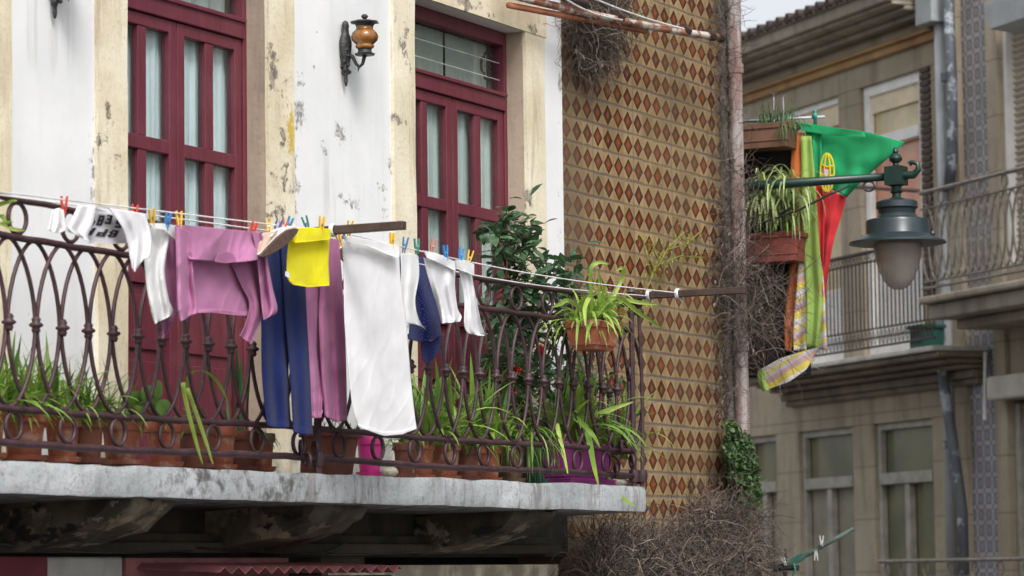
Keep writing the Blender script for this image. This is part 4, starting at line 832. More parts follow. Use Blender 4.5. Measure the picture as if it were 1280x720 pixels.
for (px, r_, h, mat, lab, kind) in PL:
    if kind == 'trough':
        x = at(px, 560, YP).x; t = thing('plant_trough', (x, YP, .445), 'dark brown rectangular trough of seedlings left of the pink pot', 'plant trough', 'plant pots along the balcony')
        m = MB(); m.prism([(x-.10, YP-.05, .445), (x+.10, YP-.05, .445), (x+.12, YP-.07, .62), (x-.12, YP-.07, .62)], (0, .15, 0)); m.box(x-.128, x+.128, YP-.08, YP+.09, .605, .632); m.build('trough', TD, t, bev=.006)
        m = MB(); 
        for k in range(40): blade(m, (x+random.uniform(-.14, .14), YP+random.uniform(-.05, .05), .63), random.uniform(0, 6.3), R(random.uniform(50, 90)), random.uniform(.03, .09), .006, .6, 4)
        m.build('foliage', M['blade_dark'], t); continue
    t, top = pot(px, r_, h, mat, lab, y=YP+random.uniform(-.02, .03))
    m = MB()
    if kind == 'lime': tuft(m, top, 120, .25, .016, 1.1, (28, 88), .08); attach(t, m, 'foliage', M['blade_lime']); m = MB(); tuft(m, top, 75, .30, .018, .95, (36, 88), .09); attach(t, m, 'lower_foliage', M['blade'])
    elif kind == 'green': tuft(m, top, 75, .25, .015, 1.0, (34, 88), .08); attach(t, m, 'foliage', M['blade']); m = MB(); tuft(m, top, 26, .24, .015, 1.0, (35, 85), .06); attach(t, m, 'lime_foliage', M['blade_lime'])
    elif kind == 'green_few': tuft(m, top, 34, .24, .015, 1.0, (30, 88), .07); attach(t, m, 'foliage', M['blade'])
    elif kind == 'round':
        for (qx, qy, rx_, ry_, tl) in ((204, 510, 11, 11, .3), (191, 503, 10, 10, -.2), (184, 492, 9, 11, .4), (197, 487, 7, 12, .1), (166, 497, 13, 9, .0), (176, 508, 8, 7, .5), (158, 505, 8, 6, -.3)):
            cc = at(qx, qy, 6.74); k = [cc+Vector((0, -.012, 0))]+[at(qx+rx_*math.cos(t_)*(1-.12*math.cos(2*t_)), qy+ry_*math.sin(t_), 6.74+.03*math.cos(t_+tl*3)) for t_ in [i_*math.pi/10 for i_ in range(20)]]
            m.add(k, [(0, i_+1, (i_+1) % 20+1) for i_ in range(20)]); m.tube([top, top.lerp(cc, .6)+Vector((0, 0, .03)), cc], .004, 5)
        attach(t, m, 'foliage', M['round_leaf'])
    elif kind == 'bent':
        for pts in (((256, 520), (236, 490), (229, 478), (232, 500), (243, 545), (253, 580)), ((256, 520), (240, 498), (234, 485), (243, 510), (256, 548), (266, 580)), ((232, 500), (236, 470), (252, 463), (270, 475), (284, 500))):
            P_ = [at(x, y, YP-.20 if i > 1 else YP-.05-.06*i) for i, (x, y) in enumerate(pts)]; vs = []; n = len(P_)-1; K = 22
            for k in range(K+1):
                s_ = k/K*n; i = min(n-1, int(s_)); q = s_-i; c = [P_[max(0, i-1)], P_[i], P_[i+1], P_[min(n, i+2)]]
                p = Vector([cr(*[v[j] for v in c], q) for j in range(3)]); wv = .017*(1-((k/K-.5)*2)**4*.9)
                vs += [p-_r*wv/2, p+Vector((0, -.004, 0)), p+_r*wv/2]
            m.add(vs, [f for i in range(K) for f in ((i*3, i*3+1, i*3+4, i*3+3), (i*3+1, i*3+2, i*3+5, i*3+4))])
        attach(t, m, 'long_leaves', M['blade_lime']); m = MB(); tuft(m, top, 16, .18, .013, 1.3, (20, 80), .05); attach(t, m, 'foliage', M['blade'])
    elif kind == 'tall':
        for k in range(7): blade(m, top+Vector((random.uniform(-.04, .04), random.uniform(-.04, .04), 0)), random.uniform(0, 6.3), R(random.uniform(80, 90)), random.uniform(.30, .44), .026, .08, 10)
        for k in range(5): blade(m, top, R(random.uniform(250, 330)), R(30), .22, .02, 1.2, 8)
        attach(t, m, 'foliage', M['blade_dark'])
    elif kind in ('strap', 'strapr'):
        tuft(m, top, 46, .42, .027, .8, (50, 88), .08); attach(t, m, 'foliage', M['blade']); m = MB(); tuft(m, top, 30, .38, .025, 1.2, (30, 82), .08); attach(t, m, 'lime_foliage', M['blade_lime'])
    elif kind == 'spider': tuft(m, top+Vector((0, -.05, .07)), 90, .32, .015, 2.6, (15, 70), .05); attach(t, m, 'foliage', M['blade']); m = MB(); tuft(m, top+Vector((0, -.05, .05)), 22, .30, .014, 2.6, (20, 60), .05); attach(t, m, 'striped_foliage', M['blade_var'])
    elif kind == 'few': tuft(m, top, 16, .17, .012, 1.4, (20, 80), .04); attach(t, m, 'foliage', M['blade_dark'])
# purple trough with big strap leaves
x0, x1 = at(681, 580, YP).x, at(741, 580, YP).x
t = thing('plant_trough', ((x0+x1)/2, YP, .445), 'purple plastic trough overflowing with long strap leaves', 'plant trough', 'plant pots along the balcony')
m = MB(); m.prism([(x0+.03, YP-.09, .48), (x1-.03, YP-.09, .48), (x1, YP-.11, .64), (x0, YP-.11, .64)], (0, .19, 0)); m.box(x0-.015, x1+.015, YP-.12, YP+.10, .63, .655); m.build('trough', M['purplepot'], t, bev=.006)
m = MB(); m.box(x0+.02, x1+.02, YP-.13, YP+.11, .447, .478)
for k in range(3): m.box(x0+.015, x1+.025, YP-.135, YP+.115, .450+k*.010, .454+k*.010)
m.build('saucer', M['purplepot'], t)
m = MB()
for k in range(60):
    a_ = random.uniform(180, 400); blade(m, (random.uniform(x0+.05, x1-.03), YP+random.uniform(-.05, .05), .64), R(a_), R(random.uniform(40, 86)), random.uniform(.28, .55), random.uniform(.022, .034), random.uniform(.6, 1.7), 11, random.uniform(-.5, .5))
m.build('foliage', M['blade'], t, smooth=True)
m = MB()
def pxblade(m, pts, wpx=.022, y0=YP-.02, y1=YR-.12, wdir=None):
    P_ = [at(x, y, y0+(y1-y0)*i/(len(pts)-1)) for i, (x, y) in enumerate(pts)]; vs = []; n = len(P_)-1; K = 22
    for k in range(K+1):
        s_ = k/K*n; i = min(n-1, int(s_)); q = s_-i; c = [P_[max(0, i-1)], P_[i], P_[i+1], P_[min(n, i+2)]]
        p = Vector([cr(*[v[j] for v in c], q) for j in range(3)])
        i2 = min(n, i+1); tan = (P_[i2]-P_[max(0, i2-1)]).normalized(); sd = tan.cross(_f).normalized()
        wv = wpx*(1-abs(k/K-.45)**2.2*3.2) if k/K > .45 else wpx*(.55+k/K)
        wv = max(.002, wv); vs += [p-sd*wv/2, p+Vector((0, .006, 0)), p+sd*wv/2]
    m.add(vs, [f for i in range(K) for f in ((i*3, i*3+1, i*3+4, i*3+3), (i*3+1, i*3+2, i*3+5, i*3+4))])
for pts, wd in ((((722, 560), (735, 530), (745, 520), (768, 510), (792, 502)), .030), (((715, 560), (700, 540), (696, 530), (704, 565), (710, 592)), .022), (((725, 560), (722, 515), (734, 540), (742, 580), (748, 606)), .030),
                (((720, 560), (706, 522), (716, 520), (740, 542), (750, 560)), .026), (((742, 570), (738, 500), (741, 480), (738, 473)), .030), (((715, 560), (722, 500), (724, 480)), .026), (((760, 590), (764, 606), (776, 620), (794, 634)), .026), (((700, 560), (716, 525), (722, 512), (736, 500)), .02)):
    pxblade(m, pts, wd)
m.build('long_leaves', M['blade_lime'], t, smooth=True)
# rubble and stakes
for (px, py, lab) in ((487, 583, 'pale stone lying on the slab right of the pink pot'), (768, 600, 'pale stone at the right end under the bottom rail'), (779, 600, 'rounded pale stone next to the iron finial')):
    p = at(px, py, YR+.07); p.z = .462; m = MB()
    m.lathe([(.0, -.02), (.03, -.018), (.045, 0), (.035, .016), (0, .022)], p, 9, 1.2, .8); tag(m.build('stone', M['stonebit'], None, smooth=True), lab, 'stone', 'stones lying on the balcony')
# camellia behind the railing, ficus shrub, fern
def shrub(name, label, cat, branches, leafmat, L, W, dens, y, flowers=None, rad=.05, stemr=.006):
    base = at(*branches[0][0], y); t = thing(name, base, label, cat); m = MB(); st = MB()
    for br in branches:
        P_ = [at(px, py, y+(random.uniform(-.1, .1) if i else 0)) for i, (px, py) in enumerate(br)]
        st.tube(P_, [stemr*(1-.6*i/len(P_)) for i in range(len(P_))], 6)
        for i in range(len(P_)-1):
            seg = P_[i+1]-P_[i]; n = max(1, int(seg.length*dens))
            for k in range(n):
                p = P_[i]+seg*(k+random.random())/n+Vector([random.gauss(0, rad) for _ in range(3)])
                d = Vector((random.gauss(0, 1), random.gauss(-.3, 1), random.gauss(.15, .7))); leafy(m, p, d, L*random.uniform(.7, 1.2), W*random.uniform(.7, 1.15), random.uniform(0, .4))
    st.build('stem', M['stem'], t, smooth=True); m.build('foliage', leafmat, t, smooth=True)
    if flowers:
        for (px, py, r_) in flowers:
            f = MB(); p = at(px, py, y-.1)
            for ring, nn in ((1, 7), (.6, 5)):
                for k in range(nn): leafy(f, p, (math.cos(6.28*k/nn)*ring, -.6, math.sin(6.28*k/nn)*ring), r_*ring, r_*.9, -.3)
            f.build('flower', M['flower'], t, smooth=True)
    return t
shrub('ficus', 'tall leafy shrub with glossy dark green leaves rising above the rail by the right door', 'shrub',
      [[(625, 560), (628, 470), (630, 380), (634, 330), (632, 290), (633, 262)], [(630, 400), (612, 385), (600, 372)], [(630, 380), (648, 340), (655, 320), (660, 300)], [(632, 330), (620, 300), (622, 282)], [(634, 330), (650, 300), (656, 278)],
       [(632, 400), (665, 360), (690, 345), (700, 330)], [(634, 420), (680, 385), (715, 350), (722, 325)], [(625, 480), (610, 440), (605, 400)], [(627, 470), (655, 440), (672, 420)], [(627, 500), (690, 450), (700, 420)], [(632, 385), (660, 365), (680, 350)], [(628, 440), (650, 400), (672, 385)]],
      M['ficus'], .090, .048, 100, 6.98, rad=.045)
shrub('camellia', 'leafy bush with red flowers behind the railing under the ficus', 'shrub', [[(665, 570), (662, 520), (655, 480), (650, 455)], [(664, 540), (680, 500), (690, 470)], [(662, 520), (640, 490), (632, 470)], [(668, 540), (700, 500), (712, 470)]],
      M['round_leaf'], .045, .026, 60, 6.95, [(645, 463, .035), (674, 440, .04), (642, 488, .025)], rad=.05, stemr=.004)
shrub('dark_bush', 'dense dark foliage filling the corner of the balcony behind the railing', 'shrub', [[(720, 590), (715, 520), (712, 450)], [(720, 570), (690, 500), (680, 440)], [(722, 560), (745, 500), (740, 450)], [(715, 540), (660, 520), (640, 500)], [(700, 560), (610, 540), (590, 500)]],
      M['ficus'], .065, .034, 260, 7.12, rad=.08)
# hanging terracotta trough with lime spider plant
xa_ = at(712, 415, 6.60).x; xb_ = at(775, 415, 6.45).x; zt_ = at(745, 399, 6.45).z; zb_ = at(745, 435, 6.45).z
t = thing('hanging_planter', ((xa_+xb_)/2, 6.48, zb_), 'terracotta trough hung outside the right end of the rail with a lime green plant', 'planter')
m = MB(); cy = 6.535
def ringz(z, k): return [Vector((xa_-k, cy-.085-k, z)), Vector((xb_+k, cy-.085-k, z)), Vector((xb_+k, cy+.085+k, z)), Vector((xa_-k, cy+.085+k, z))]
lv = [(zb_, -.03), (zb_+.02, -.022), (zb_+.022, -.016), (zt_-.035, .0), (zt_-.033, .008), (zt_-.004, .012), (zt_, .010)]
for (a, ka), (b_, kb) in zip(lv[:-1], lv[1:]):
    p, q = ringz(a, ka), ringz(b_, kb)
    for i in range(4): m.add([p[i], p[(i+1) % 4], q[(i+1) % 4], q[i]], [(0, 1, 2, 3)])
m.add(ringz(zb_, -.03), [(3, 2, 1, 0)]); m.add(ringz(zt_-.012, .0), [(0, 1, 2, 3)])
for fx in (.5,): x = xa_+(xb_-xa_)*fx; m.box(x-.006, x+.006, cy-.094, cy-.075, zb_+.02, zt_-.03)
m.build('trough', M['terra'], t, bev=.003)
m = MB()
for x in (xa_+.04, xb_-.04): m.tube([(x, cy-.10, zt_+.004), (x, cy+.1, zt_+.004), (x, YR+.02, 1.39), (x, YR+.03, 1.33)], .006, 6)
m.build('bracket', M['black_iron'], t)
m = MB(); c0 = Vector(((xa_+xb_)/2, cy, zt_-.01))
for k in range(130): blade(m, c0+Vector((random.uniform(-.13, .13), random.uniform(-.06, .06), 0)), random.uniform(0, 6.28), R(random.uniform(15, 88)), random.uniform(.14, .30), random.uniform(.012, .022), random.uniform(.8, 2.0), 9, random.uniform(-.5, .5))
m.build('foliage', M['blade_lime'], t, smooth=True)
m = MB()
for k in range(45): blade(m, c0+Vector((random.uniform(-.13, .13), random.uniform(-.06, .06), 0)), random.uniform(0, 6.28), R(random.uniform(20, 80)), random.uniform(.1, .26), random.uniform(.012, .02), random.uniform(1.0, 2.2), 9)
for pts in (((745, 395), (770, 372), (800, 392), (830, 412)), ((735, 395), (712, 376), (700, 380), (690, 384)), ((740, 395), (738, 372), (731, 385), (732, 407)), ((752, 392), (778, 376), (800, 378), (826, 381)), ((742, 392), (738, 340), (748, 328), (762, 330)), ((756, 392), (776, 352), (779, 335), (770, 338))): pxblade(m, pts, .022, 6.49, 6.38)
m.build('drooping_leaves', M['blade_lime'], t, smooth=True)
# left edge leaves poking in at the top left corner of the rail
t = thing('spiky_plant', at(-8, 300, 6.75), 'spiky green leaves poking in at the left edge over the handrail', 'plant'); m = MB()
for pts in (((-25, 275), (-5, 258), (12, 252), (22, 251)), ((-25, 300), (0, 280), (15, 286), (32, 288)), ((-25, 285), (0, 270), (8, 278), (16, 277)), ((-25, 560), (-20, 400), (-16, 285))): pxblade(m, pts, .016, 6.76, 6.62)
m.build('foliage', M['blade_lime'], t)

# ------------------------------------------------------------------ wall lanterns
def lantern(px, py, label):
    """px, py : where the middle of the back plate sits on the wall"""
    p = at(px, py, D); t = thing('wall_lantern', p, label, 'wall lamp', 'lanterns on the white wall'); x, y, z = p
    m = MB(); prof = [(0, -.178), (.006, -.172), (.010, -.15), (.008, -.13), (.016, -.11), (.013, -.09), (.022, -.06), (.026, -.03), (.030, .0), (.032, .03), (.026, .06), (.018, .075), (.016, .10), (.019, .11), (.014, .128), (.0, .138)]
    m.lathe(prof, (x, y-.022, z), 14, 1.25, .8)
    for k in range(26):
        a = random.uniform(0, 6.28); zz = random.uniform(-.12, .09); rr = .026; m.lathe([(0, -.012), (.009, -.004), (.009, .004), (0, .012)], (x+rr*1.1*math.cos(a), y-.022+rr*.7*math.sin(a), z+zz), 6)
    m.build('back_plate', M['black_iron'], t, smooth='auto')
    # arm reaching out from the wall, lamp at its end
    yo = y-.125; K, KR = .80, .86
    m = MB(); m.tube([(x, y-.03, z-.035), (x, y-.045, z-.028), (x, y-.06, z-.040), (x, y-.078, z-.075), (x, y-.095, z-.090), (x, y-.112, z-.078), (x, yo, z-.036)], [.009, .010, .009, .008, .008, .008, .010], 8)
    m.loop([(x, y-.038+.012*math.cos(a), z-.035+.012*math.sin(a)) for a in [i*math.pi/6 for i in range(12)]], .006, 5); m.tube([(x, y-.092, z-.09), (x, y-.088, z-.112)], [.007, .001], 5)
    m.build('arm', M['black_iron'], t, smooth=True)
    c = (x, yo, z-.036)
    sc_ = lambda P_: [(a*KR, b_*K) for a, b_ in P_]
    m = MB(); m.lathe(sc_([(.0, -.004), (.052, -.002), (.056, .006), (.040, .012), (.036, .03), (.040, .034)]), c, 20); m.build('gallery', M['black_iron'], t, smooth='auto')
    m = MB(); m.lathe(sc_([(.036, .034), (.047, .040), (.053, .052), (.046, .060), (.052, .066), (.070, .085), (.075, .108), (.068, .130), (.050, .148), (.046, .160), (.048, .168)]), c, 28, cap=False)
    m.build('lamp_shade', M['amber'], t, smooth=True)
    m = MB(); n = 32; vs = []; fs = []
    prof = sc_([(.044, .166), (.050, .176), (.060, .186), (.078, .190), (.070, .198), (.03, .207), (.010, .212), (.012, .216), (.019, .224), (.019, .232), (.010, .240), (0, .242)])
    for q, (r_, zz) in enumerate(prof):
        for k in range(n):
            rr = r_*(1+.07*math.cos(k*math.pi/2)) if q in (3, 4) else r_
            vs.append(Vector(c)+Vector((rr*math.cos(6.2832*k/n), rr*math.sin(6.2832*k/n), zz)))
    for i in range(len(prof)-1):
        for k in range(n): fs.append((i*n+k, i*n+(k+1) % n, (i+1)*n+(k+1) % n, (i+1)*n+k))
    m.add(vs, fs); m.build('cap', M['black_iron'], t, smooth='auto')
lantern(427, 62, 'amber glass lantern on a black iron bracket between the two doors')
lantern(63, -30, 'black iron bracket tip of a second lantern at the top left edge')

# ------------------------------------------------------------------ clothes poles high on the tiled wall
p0 = at(640, -6, D-.12); p1 = at(903, 47, D-.22)
t = thing('rusty_pole_bundle', p0, 'bundle of rusty clothes poles crossing the tiled wall at the top', 'clothes poles')
m = MB(); m.tube([p0.lerp(p1, i/10)+Vector((0, 0, -.02*math.sin(i*.3))) for i in range(11)], .022, 8); m.build('pole', simple('rusty_tube', (.28, .12, .07), .7, .4, 5, c2=(.55, .50, .45), c2lo=.45, c2hi=.55), t, smooth=True)
m = MB(); m.tube([p0+Vector((0, .02, -.05)), p0.lerp(p1, .62)+Vector((0, .02, -.045))], .017, 8); m.build('pole', simple('orange_rust_tube', (.33, .12, .06), .8, .3, 5), t, smooth=True)
m = MB(); m.tube([p0+Vector((-.1, -.03, .06)), p0.lerp(p1, .30)+Vector((0, -.03, .02))], .02, 8); m.build('pole', M['barwood'], t, smooth=True)
m = MB()
for k in (.47, .80, .93, .98): q = p0.lerp(p1, k); m.tube([q+Vector((-.03, 0, .005)), q+Vector((.04, -.003, -.002))], .030, 8)
m.build('binding', M['barwood'], t)
for i, (a, b) in enumerate((((722, 4), (778, 25)), ((760, -2), (890, 44)))):
    m = MB(); A = at(*((690, -12) if i == 0 else (700, -20)), D-.25); B = at(*b, D-.2); m.tube([A.lerp(B, k/14)+Vector((0, 0, -.03*math.sin(math.pi*k/14))) for k in range(15)], .005, 5)
    tag(m.build('wire', M['rope'], None), ['short white wire tied to the middle of the rusty poles', 'long white wire tied to the far end of the rusty poles'][i], 'wire')

# ------------------------------------------------------------------ dry vine and ivy
def strand(m, p, n, step, r, bias, curl=.8, yclamp=None):
    d = Vector((random.gauss(0, 1), random.gauss(0, .6), random.gauss(0, 1))).normalized(); pts = [Vector(p)]
    for i in range(n):
        d = (d+Vector((random.gauss(0, curl), random.gauss(0, curl*.6), random.gauss(0, curl)))*.45+Vector(bias)*.35).normalized(); q = pts[-1]+d*step
        if yclamp is not None: q.y = min(q.y, yclamp)
        pts.append(q)
    m.tube(pts, [r*(1-.5*i/n) for i in range(n+1)], 3, cap=False)
def inpoly(x, y, P_):
    c = False; n = len(P_)
    for i in range(n):
        x1, y1 = P_[i]; x2, y2 = P_[i-1]
        if (y1 > y) != (y2 > y) and x < (x2-x1)*(y-y1)/(y2-y1)+x1: c = not c
    return c
def tangle(label, poly, n, ya, yb, r=.003, steps=9, step=.035, bias=(0, 0, -.3), mats=('twig', 'twig_dark', 'twig_pale'), name='dry_vine'):
    xs_ = [p[0] for p in poly]; ys_ = [p[1] for p in poly]; ms = {k: MB() for k in mats}; k = 0
    while k < n:
        x, y = random.uniform(min(xs_), max(xs_)), random.uniform(min(ys_), max(ys_))
        if not inpoly(x, y, poly): continue
        mm = ms[random.choices(mats, (5, 4, 1.6)[:len(mats)])[0]]; strand(mm, at(x, y, random.uniform(ya, yb)), steps, step, r*random.uniform(.6, 1.4), bias, yclamp=D); k += 1
    for q in range(max(3, n//220)):
        while True:
            x, y = random.uniform(min(xs_), max(xs_)), random.uniform(min(ys_), max(ys_))
            if inpoly(x, y, poly): break
        strand(ms[mats[q % len(mats)]], at(x, y, (ya+yb)/2), 8, step*1.1, .006, (0, 0, .1), .7, yclamp=D)
    for q in range(n//5):
        while True:
            x, y = random.uniform(min(xs_), max(xs_)), random.uniform(min(ys_), max(ys_))
            if inpoly(x, y, poly): break
        leafy(ms[mats[q % len(mats)]], at(x, y, random.uniform(ya-.02, yb)), (random.gauss(0, 1), random.gauss(-.3, .6), random.gauss(-.6, .8)), random.uniform(.015, .035), random.uniform(.008, .018), .6)
    allm = MB()
    for i, (key, mm) in enumerate(ms.items()): allm.cur = i; allm.add(mm.v, mm.f)
    o = allm.build(name, [M[k_] for k_ in mats]); return tag(o, label, 'dry vine', None, 'stuff')
tangle('dense dry brown creeper hanging at the foot of the tiled wall', [(738, 668), (765, 656), (790, 662), (822, 676), (850, 672), (868, 645), (900, 622), (930, 632), (945, 660), (950, 720), (962, 760), (736, 760)], 5400, D-.26, D-.02, .0024)
tangle('dry brown creeper in front of the lowest rows of diamond tiles', [(738, 695), (800, 700), (870, 695), (940, 690), (955, 770), (738, 770)], 2000, D-.42, D-.15, .0032)
tangle('dead creeper climbing beside the pink drainpipe', [(896, -20), (912, -20), (912, 520), (905, 560), (898, 520), (902, 420), (890, 360), (905, 250), (898, 120)], 620, D-.05, D-.01, .0018, 9, .026, (0, 0, .1))
tangle('dead creeper tangled over the drainpipe', [(905, 200), (935, 200), (945, 290), (940, 420), (915, 420), (900, 330)], 260, D-.14, D-.05, .0018, 9, .035, (0, 0, .0))
tangle('wisps of dead creeper right of the drainpipe below the planters', [(930, 310), (965, 335), (985, 345), (980, 390), (955, 440), (935, 450), (925, 380)], 300, D-.22, D-.05, .0020, 12, .04, (.1, 0, -.1))
tangle('dark clump of dry creeper under the rusty poles at the top of the tiled wall', [(712, -20), (790, -20), (778, 40), (770, 75), (745, 96), (722, 80), (716, 40)], 950, D-.13, D-.02, .0022, 8, .026, (0, 0, -.2), ('twig_dark', 'twig', 'twig_pale'))
def leafmass(name, label, poly, n, ya, yb, mat, L, kind='stuff'):
    xs_ = [p[0] for p in poly]; ys_ = [p[1] for p in poly]; m = MB(); k = 0
    while k < n:
        x, y = random.uniform(min(xs_), max(xs_)), random.uniform(min(ys_), max(ys_))
        if not inpoly(x, y, poly): continue
        if noise.noise(Vector((x*.06, y*.06, 1))) < -.25 and random.random() < .6: continue
        dd = noise.noise(Vector((x*.05, y*.05, 7))); leafy(m, at(x, y, random.uniform(ya, yb)-dd*.06), (random.gauss(0, 1), random.gauss(-.4, .6), random.gauss(-.5, .8)), L*random.uniform(.6, 1.3), L*.8, .2); k += 1
    return tag(m.build(name, mat), label, 'ivy', None, kind)
leafmass('ivy', 'patch of small green ivy leaves hanging at the corner below the drainpipe', [(908, 522), (920, 530), (935, 545), (945, 580), (950, 610), (948, 640), (935, 632), (922, 610), (908, 590), (905, 555)], 2300, D-.16, D-.03, M['ivy'], .034)
t = thing('climbing_sprig', at(818, 350, D-.06), 'sparse yellow-green creeper sprig on the tiled wall right of the shrub', 'plant'); m = MB(); st = MB()
br = [[(800, 385), (815, 345), (835, 310), (855, 290)], [(815, 345), (808, 320), (803, 295)], [(825, 330), (850, 320), (880, 322)], [(835, 312), (858, 305), (875, 290)], [(812, 350), (822, 325), (812, 300)]]
for b_ in br:
    P_ = [at(x, y, D-.06) for x, y in b_]; st.tube(P_, .0035, 4)
    for i in range(len(P_)-1):
        for k in range(26): leafy(m, P_[i].lerp(P_[i+1], random.random())+Vector((random.gauss(0, .07), random.gauss(0, .02), random.gauss(0, .03))), (random.gauss(0, 1), -.3, random.gauss(0, .6)), .028, .008, .1)
m.build('foliage', M['fine'], t); st.build('stem', M['fine'], t)

# ------------------------------------------------------------------ next house round the corner with its dark bay
nh = thing('corner_house', (18.2, 8.4, -2.9), 'dark house side with a boarded bay just right of the drainpipe', 'house')
m = MB(); m.prism([(17.75, D+.3, -2.9), (21.5, 9.75, -2.9), (21.5, 14, -2.9), (17.75, 14, -2.9)], (0, 0, 9)); m.build('wall', M['dark_stone'], nh)
XB = 18.0
def bx(px): return atx(px, 300, XB).y
zt, zb = atx(960, 185, XB).z, atx(960, 470, XB).z
m = MB(); m.box(XB, XB+.10, bx(1003), D+.45, zb, zt)
for k in range(6): z = zb+(zt-zb)*k/6; m.box(XB-.012, XB, bx(1003)+.002, D+.4, z+.006, z+(zt-zb)/6-.006)
m.build('dark_bay', M['darkbay'], nh)
def wplanter(px0, px1, pyt, pyb, xw, mat, label, yaw=0):
    y0, y1 = atx(px1, pyt, xw).y, atx(px0, pyt, xw).y; zt_, zb_ = atx(px0, pyt, xw).z, atx(px0, pyb, xw).z
    t = thing('window_box', (xw, (y0+y1)/2, zb_), label, 'window box', 'window boxes on the dark bay')
    m = MB(); m.prism([(xw, y0+.015, zb_), (xw, y1-.01, zb_), (xw, y1, zt_), (xw, y0, zt_)], (.17, 0, 0)); m.box(xw-.008, xw+.18, y0-.008, y1+.008, zt_-.03, zt_+.004); m.box(xw-.006, xw+.02, y0, y1, zb_+.04, zb_+.048)
    m.build('box', mat, t, bev=.004); return t, y0, y1, zt_
XW = XB-.24
t, y0, y1, z1 = wplanter(915, 985, 158, 188, XW, M['planter_brown'], 'brown window box at the top of the dark bay with chive-like tufts')
m = MB()
for k in range(110): blade(m, (XW+random.uniform(.02, .14), random.uniform(y0+.0, y0+.22), z1), random.uniform(0, 6.3), R(random.uniform(50, 90)), random.uniform(.08, .2), .006, random.uniform(.4, 2.4), 7)
for k in range(40): blade(m, (XW+random.uniform(.0, .14), random.uniform(y0-.02, y0+.07), z1), random.uniform(2.6, 5.5), R(random.uniform(10, 60)), random.uniform(.1, .22), .006, random.uniform(2, 4), 7)
m.build('foliage', M['blade_dark'], t)
m = MB()
for (px, py) in ((967, 118), (979, 119)):
    p = atx(px, py, XW+.05); m.tube([p, (p.x, p.y, z1)], .0025, 4)
    for k in range(6): leafy(m, p, (math.cos(k), math.sin(k), .5), .025, .018)
m.build('flower', M['flower_pale'], t)
t, y0, y1, z1 = wplanter(920, 997, 294, 330, XW, simple('red_brown_window_box', (.22, .055, .04), .7, .2, 8), 'red-brown window box under the striped spider plant')
m = MB()
for k in range(230):
    blade(m, (XW+random.uniform(-.04, .12), random.uniform(y0-.0, y1-.12), z1+random.uniform(.12, .34)), random.uniform(0, 6.3), R(random.uniform(10, 78)), random.uniform(.18, .38), .015, random.uniform(1.8, 3.4), 8)
for k in range(4): y_ = y0+.1+.1*k; m.tube([(XW+.08, y_, z1-.02), (XW+.08, y_, z1+.26)], .01, 5)
m.build('foliage', M['blade_var'], t)
m = MB()
for k in range(40): blade(m, (XW+random.uniform(.02, .14), random.uniform(y0, y1-.1), z1+random.uniform(0, .2)), random.uniform(0, 6.3), R(random.uniform(10, 75)), random.uniform(.14, .26), .012, random.uniform(1.5, 3), 7)
m.build('lower_foliage', M['blade'], t)
# flag pole, flag, cloths (hang in a plane across the street direction)
XF = XB+.02
fp = thing('flag_pole', atx(1030, 147, XF), 'pale metal pole with a green knob that carries the flag', 'pole')
a, b_ = atx(925, 152, XF), atx(1031, 146, XF); m = MB(); m.tube([a, b_], .009, 10); m.build('pole', M['poleg'], fp, smooth=True)
p = atx(1019, 147, XF); m = MB(); m.lathe([(0, -.05), (.012, -.045), (.010, -.01), (.02, .0), (.02, .02), (.008, .03), (.016, .04), (0, .05)], p, 12); m.build('knob', M['pg'], fp, smooth=True)
def surfx(rows, x, amp, folds, seed, top=.3):
    nc = 24; rs = [crow(r, nc) for r in rows]; nr = len(rs)
    def fn(u, v):
        t_ = v*(nr-1); i = min(nr-2, int(t_)); t_ -= i; cu = u*nc; j = min(nc-1, int(cu)); q = cu-j
        R4 = [rs[max(0, i-1)], rs[i], rs[i+1], rs[min(nr-1, i+2)]]
        g = lambda j_: (cr(*[r[j_][0] for r in R4], t_), cr(*[r[j_][1] for r in R4], t_))
        A, B = g(j), g(j+1); px, py = A[0]+(B[0]-A[0])*q, A[1]+(B[1]-A[1])*q
        d = amp*(top+(1-top)*v)*(math.sin(folds*6.283*u+seed+v*1.5)*.6+noise.noise(Vector((px*.05, py*.04, seed)))); return atx(px, py, x-d)
    return fn
def panelx(t, name, rows, x, mat, amp, folds, seed, nu=26, nv=26):
    m = MB(); fn = surfx(rows, x, amp, folds, seed); m.grid(fn, nu, nv, .002, Vector((1, 0, 0))); m.build(name, mat, t, smooth=True); return fn
fl = thing('flag', atx(1005, 160, XF-.05), 'portuguese flag, green and red with a yellow armillary sphere, blown out from its pole', 'flag')
XG = XF-.06
panelx(fl, 'green_field', [[(998, 155), (1040, 159), (1085, 165), (1131, 178)], [(1022, 168), (1050, 172), (1085, 180), (1120, 189)], [(1026, 195), (1048, 200), (1072, 206), (1098, 208)], [(1030, 216), (1044, 218), (1058, 222), (1078, 226)], [(1036, 236), (1042, 238), (1050, 241), (1058, 247)]], XG, M['fgreen'], .05, 1.2, 1)
panelx(fl, 'green_fold', [[(1006, 157), (1014, 160), (1027, 165)], [(1009, 185), (1017, 187), (1027, 190)], [(1012, 215), (1018, 216), (1027, 218)], [(1014, 232), (1020, 232), (1027, 232)]], XG-.03, M['fgreen'], .03, 2, 2)
panelx(fl, 'green_top_fold', [[(992, 152), (1030, 157), (1080, 166)], [(1002, 163), (1035, 169), (1082, 171)]], XG-.05, M['fgreen'], .015, 1, 12)
fr_rows = [[(1029, 233), (1040, 238), (1058, 247)], [(1029, 262), (1036, 268), (1051, 272)], [(1028, 300), (1032, 304), (1041, 306)], [(1026, 345), (1029, 350), (1034, 350)], [(1026, 388), (1028, 390), (1030, 388)]]
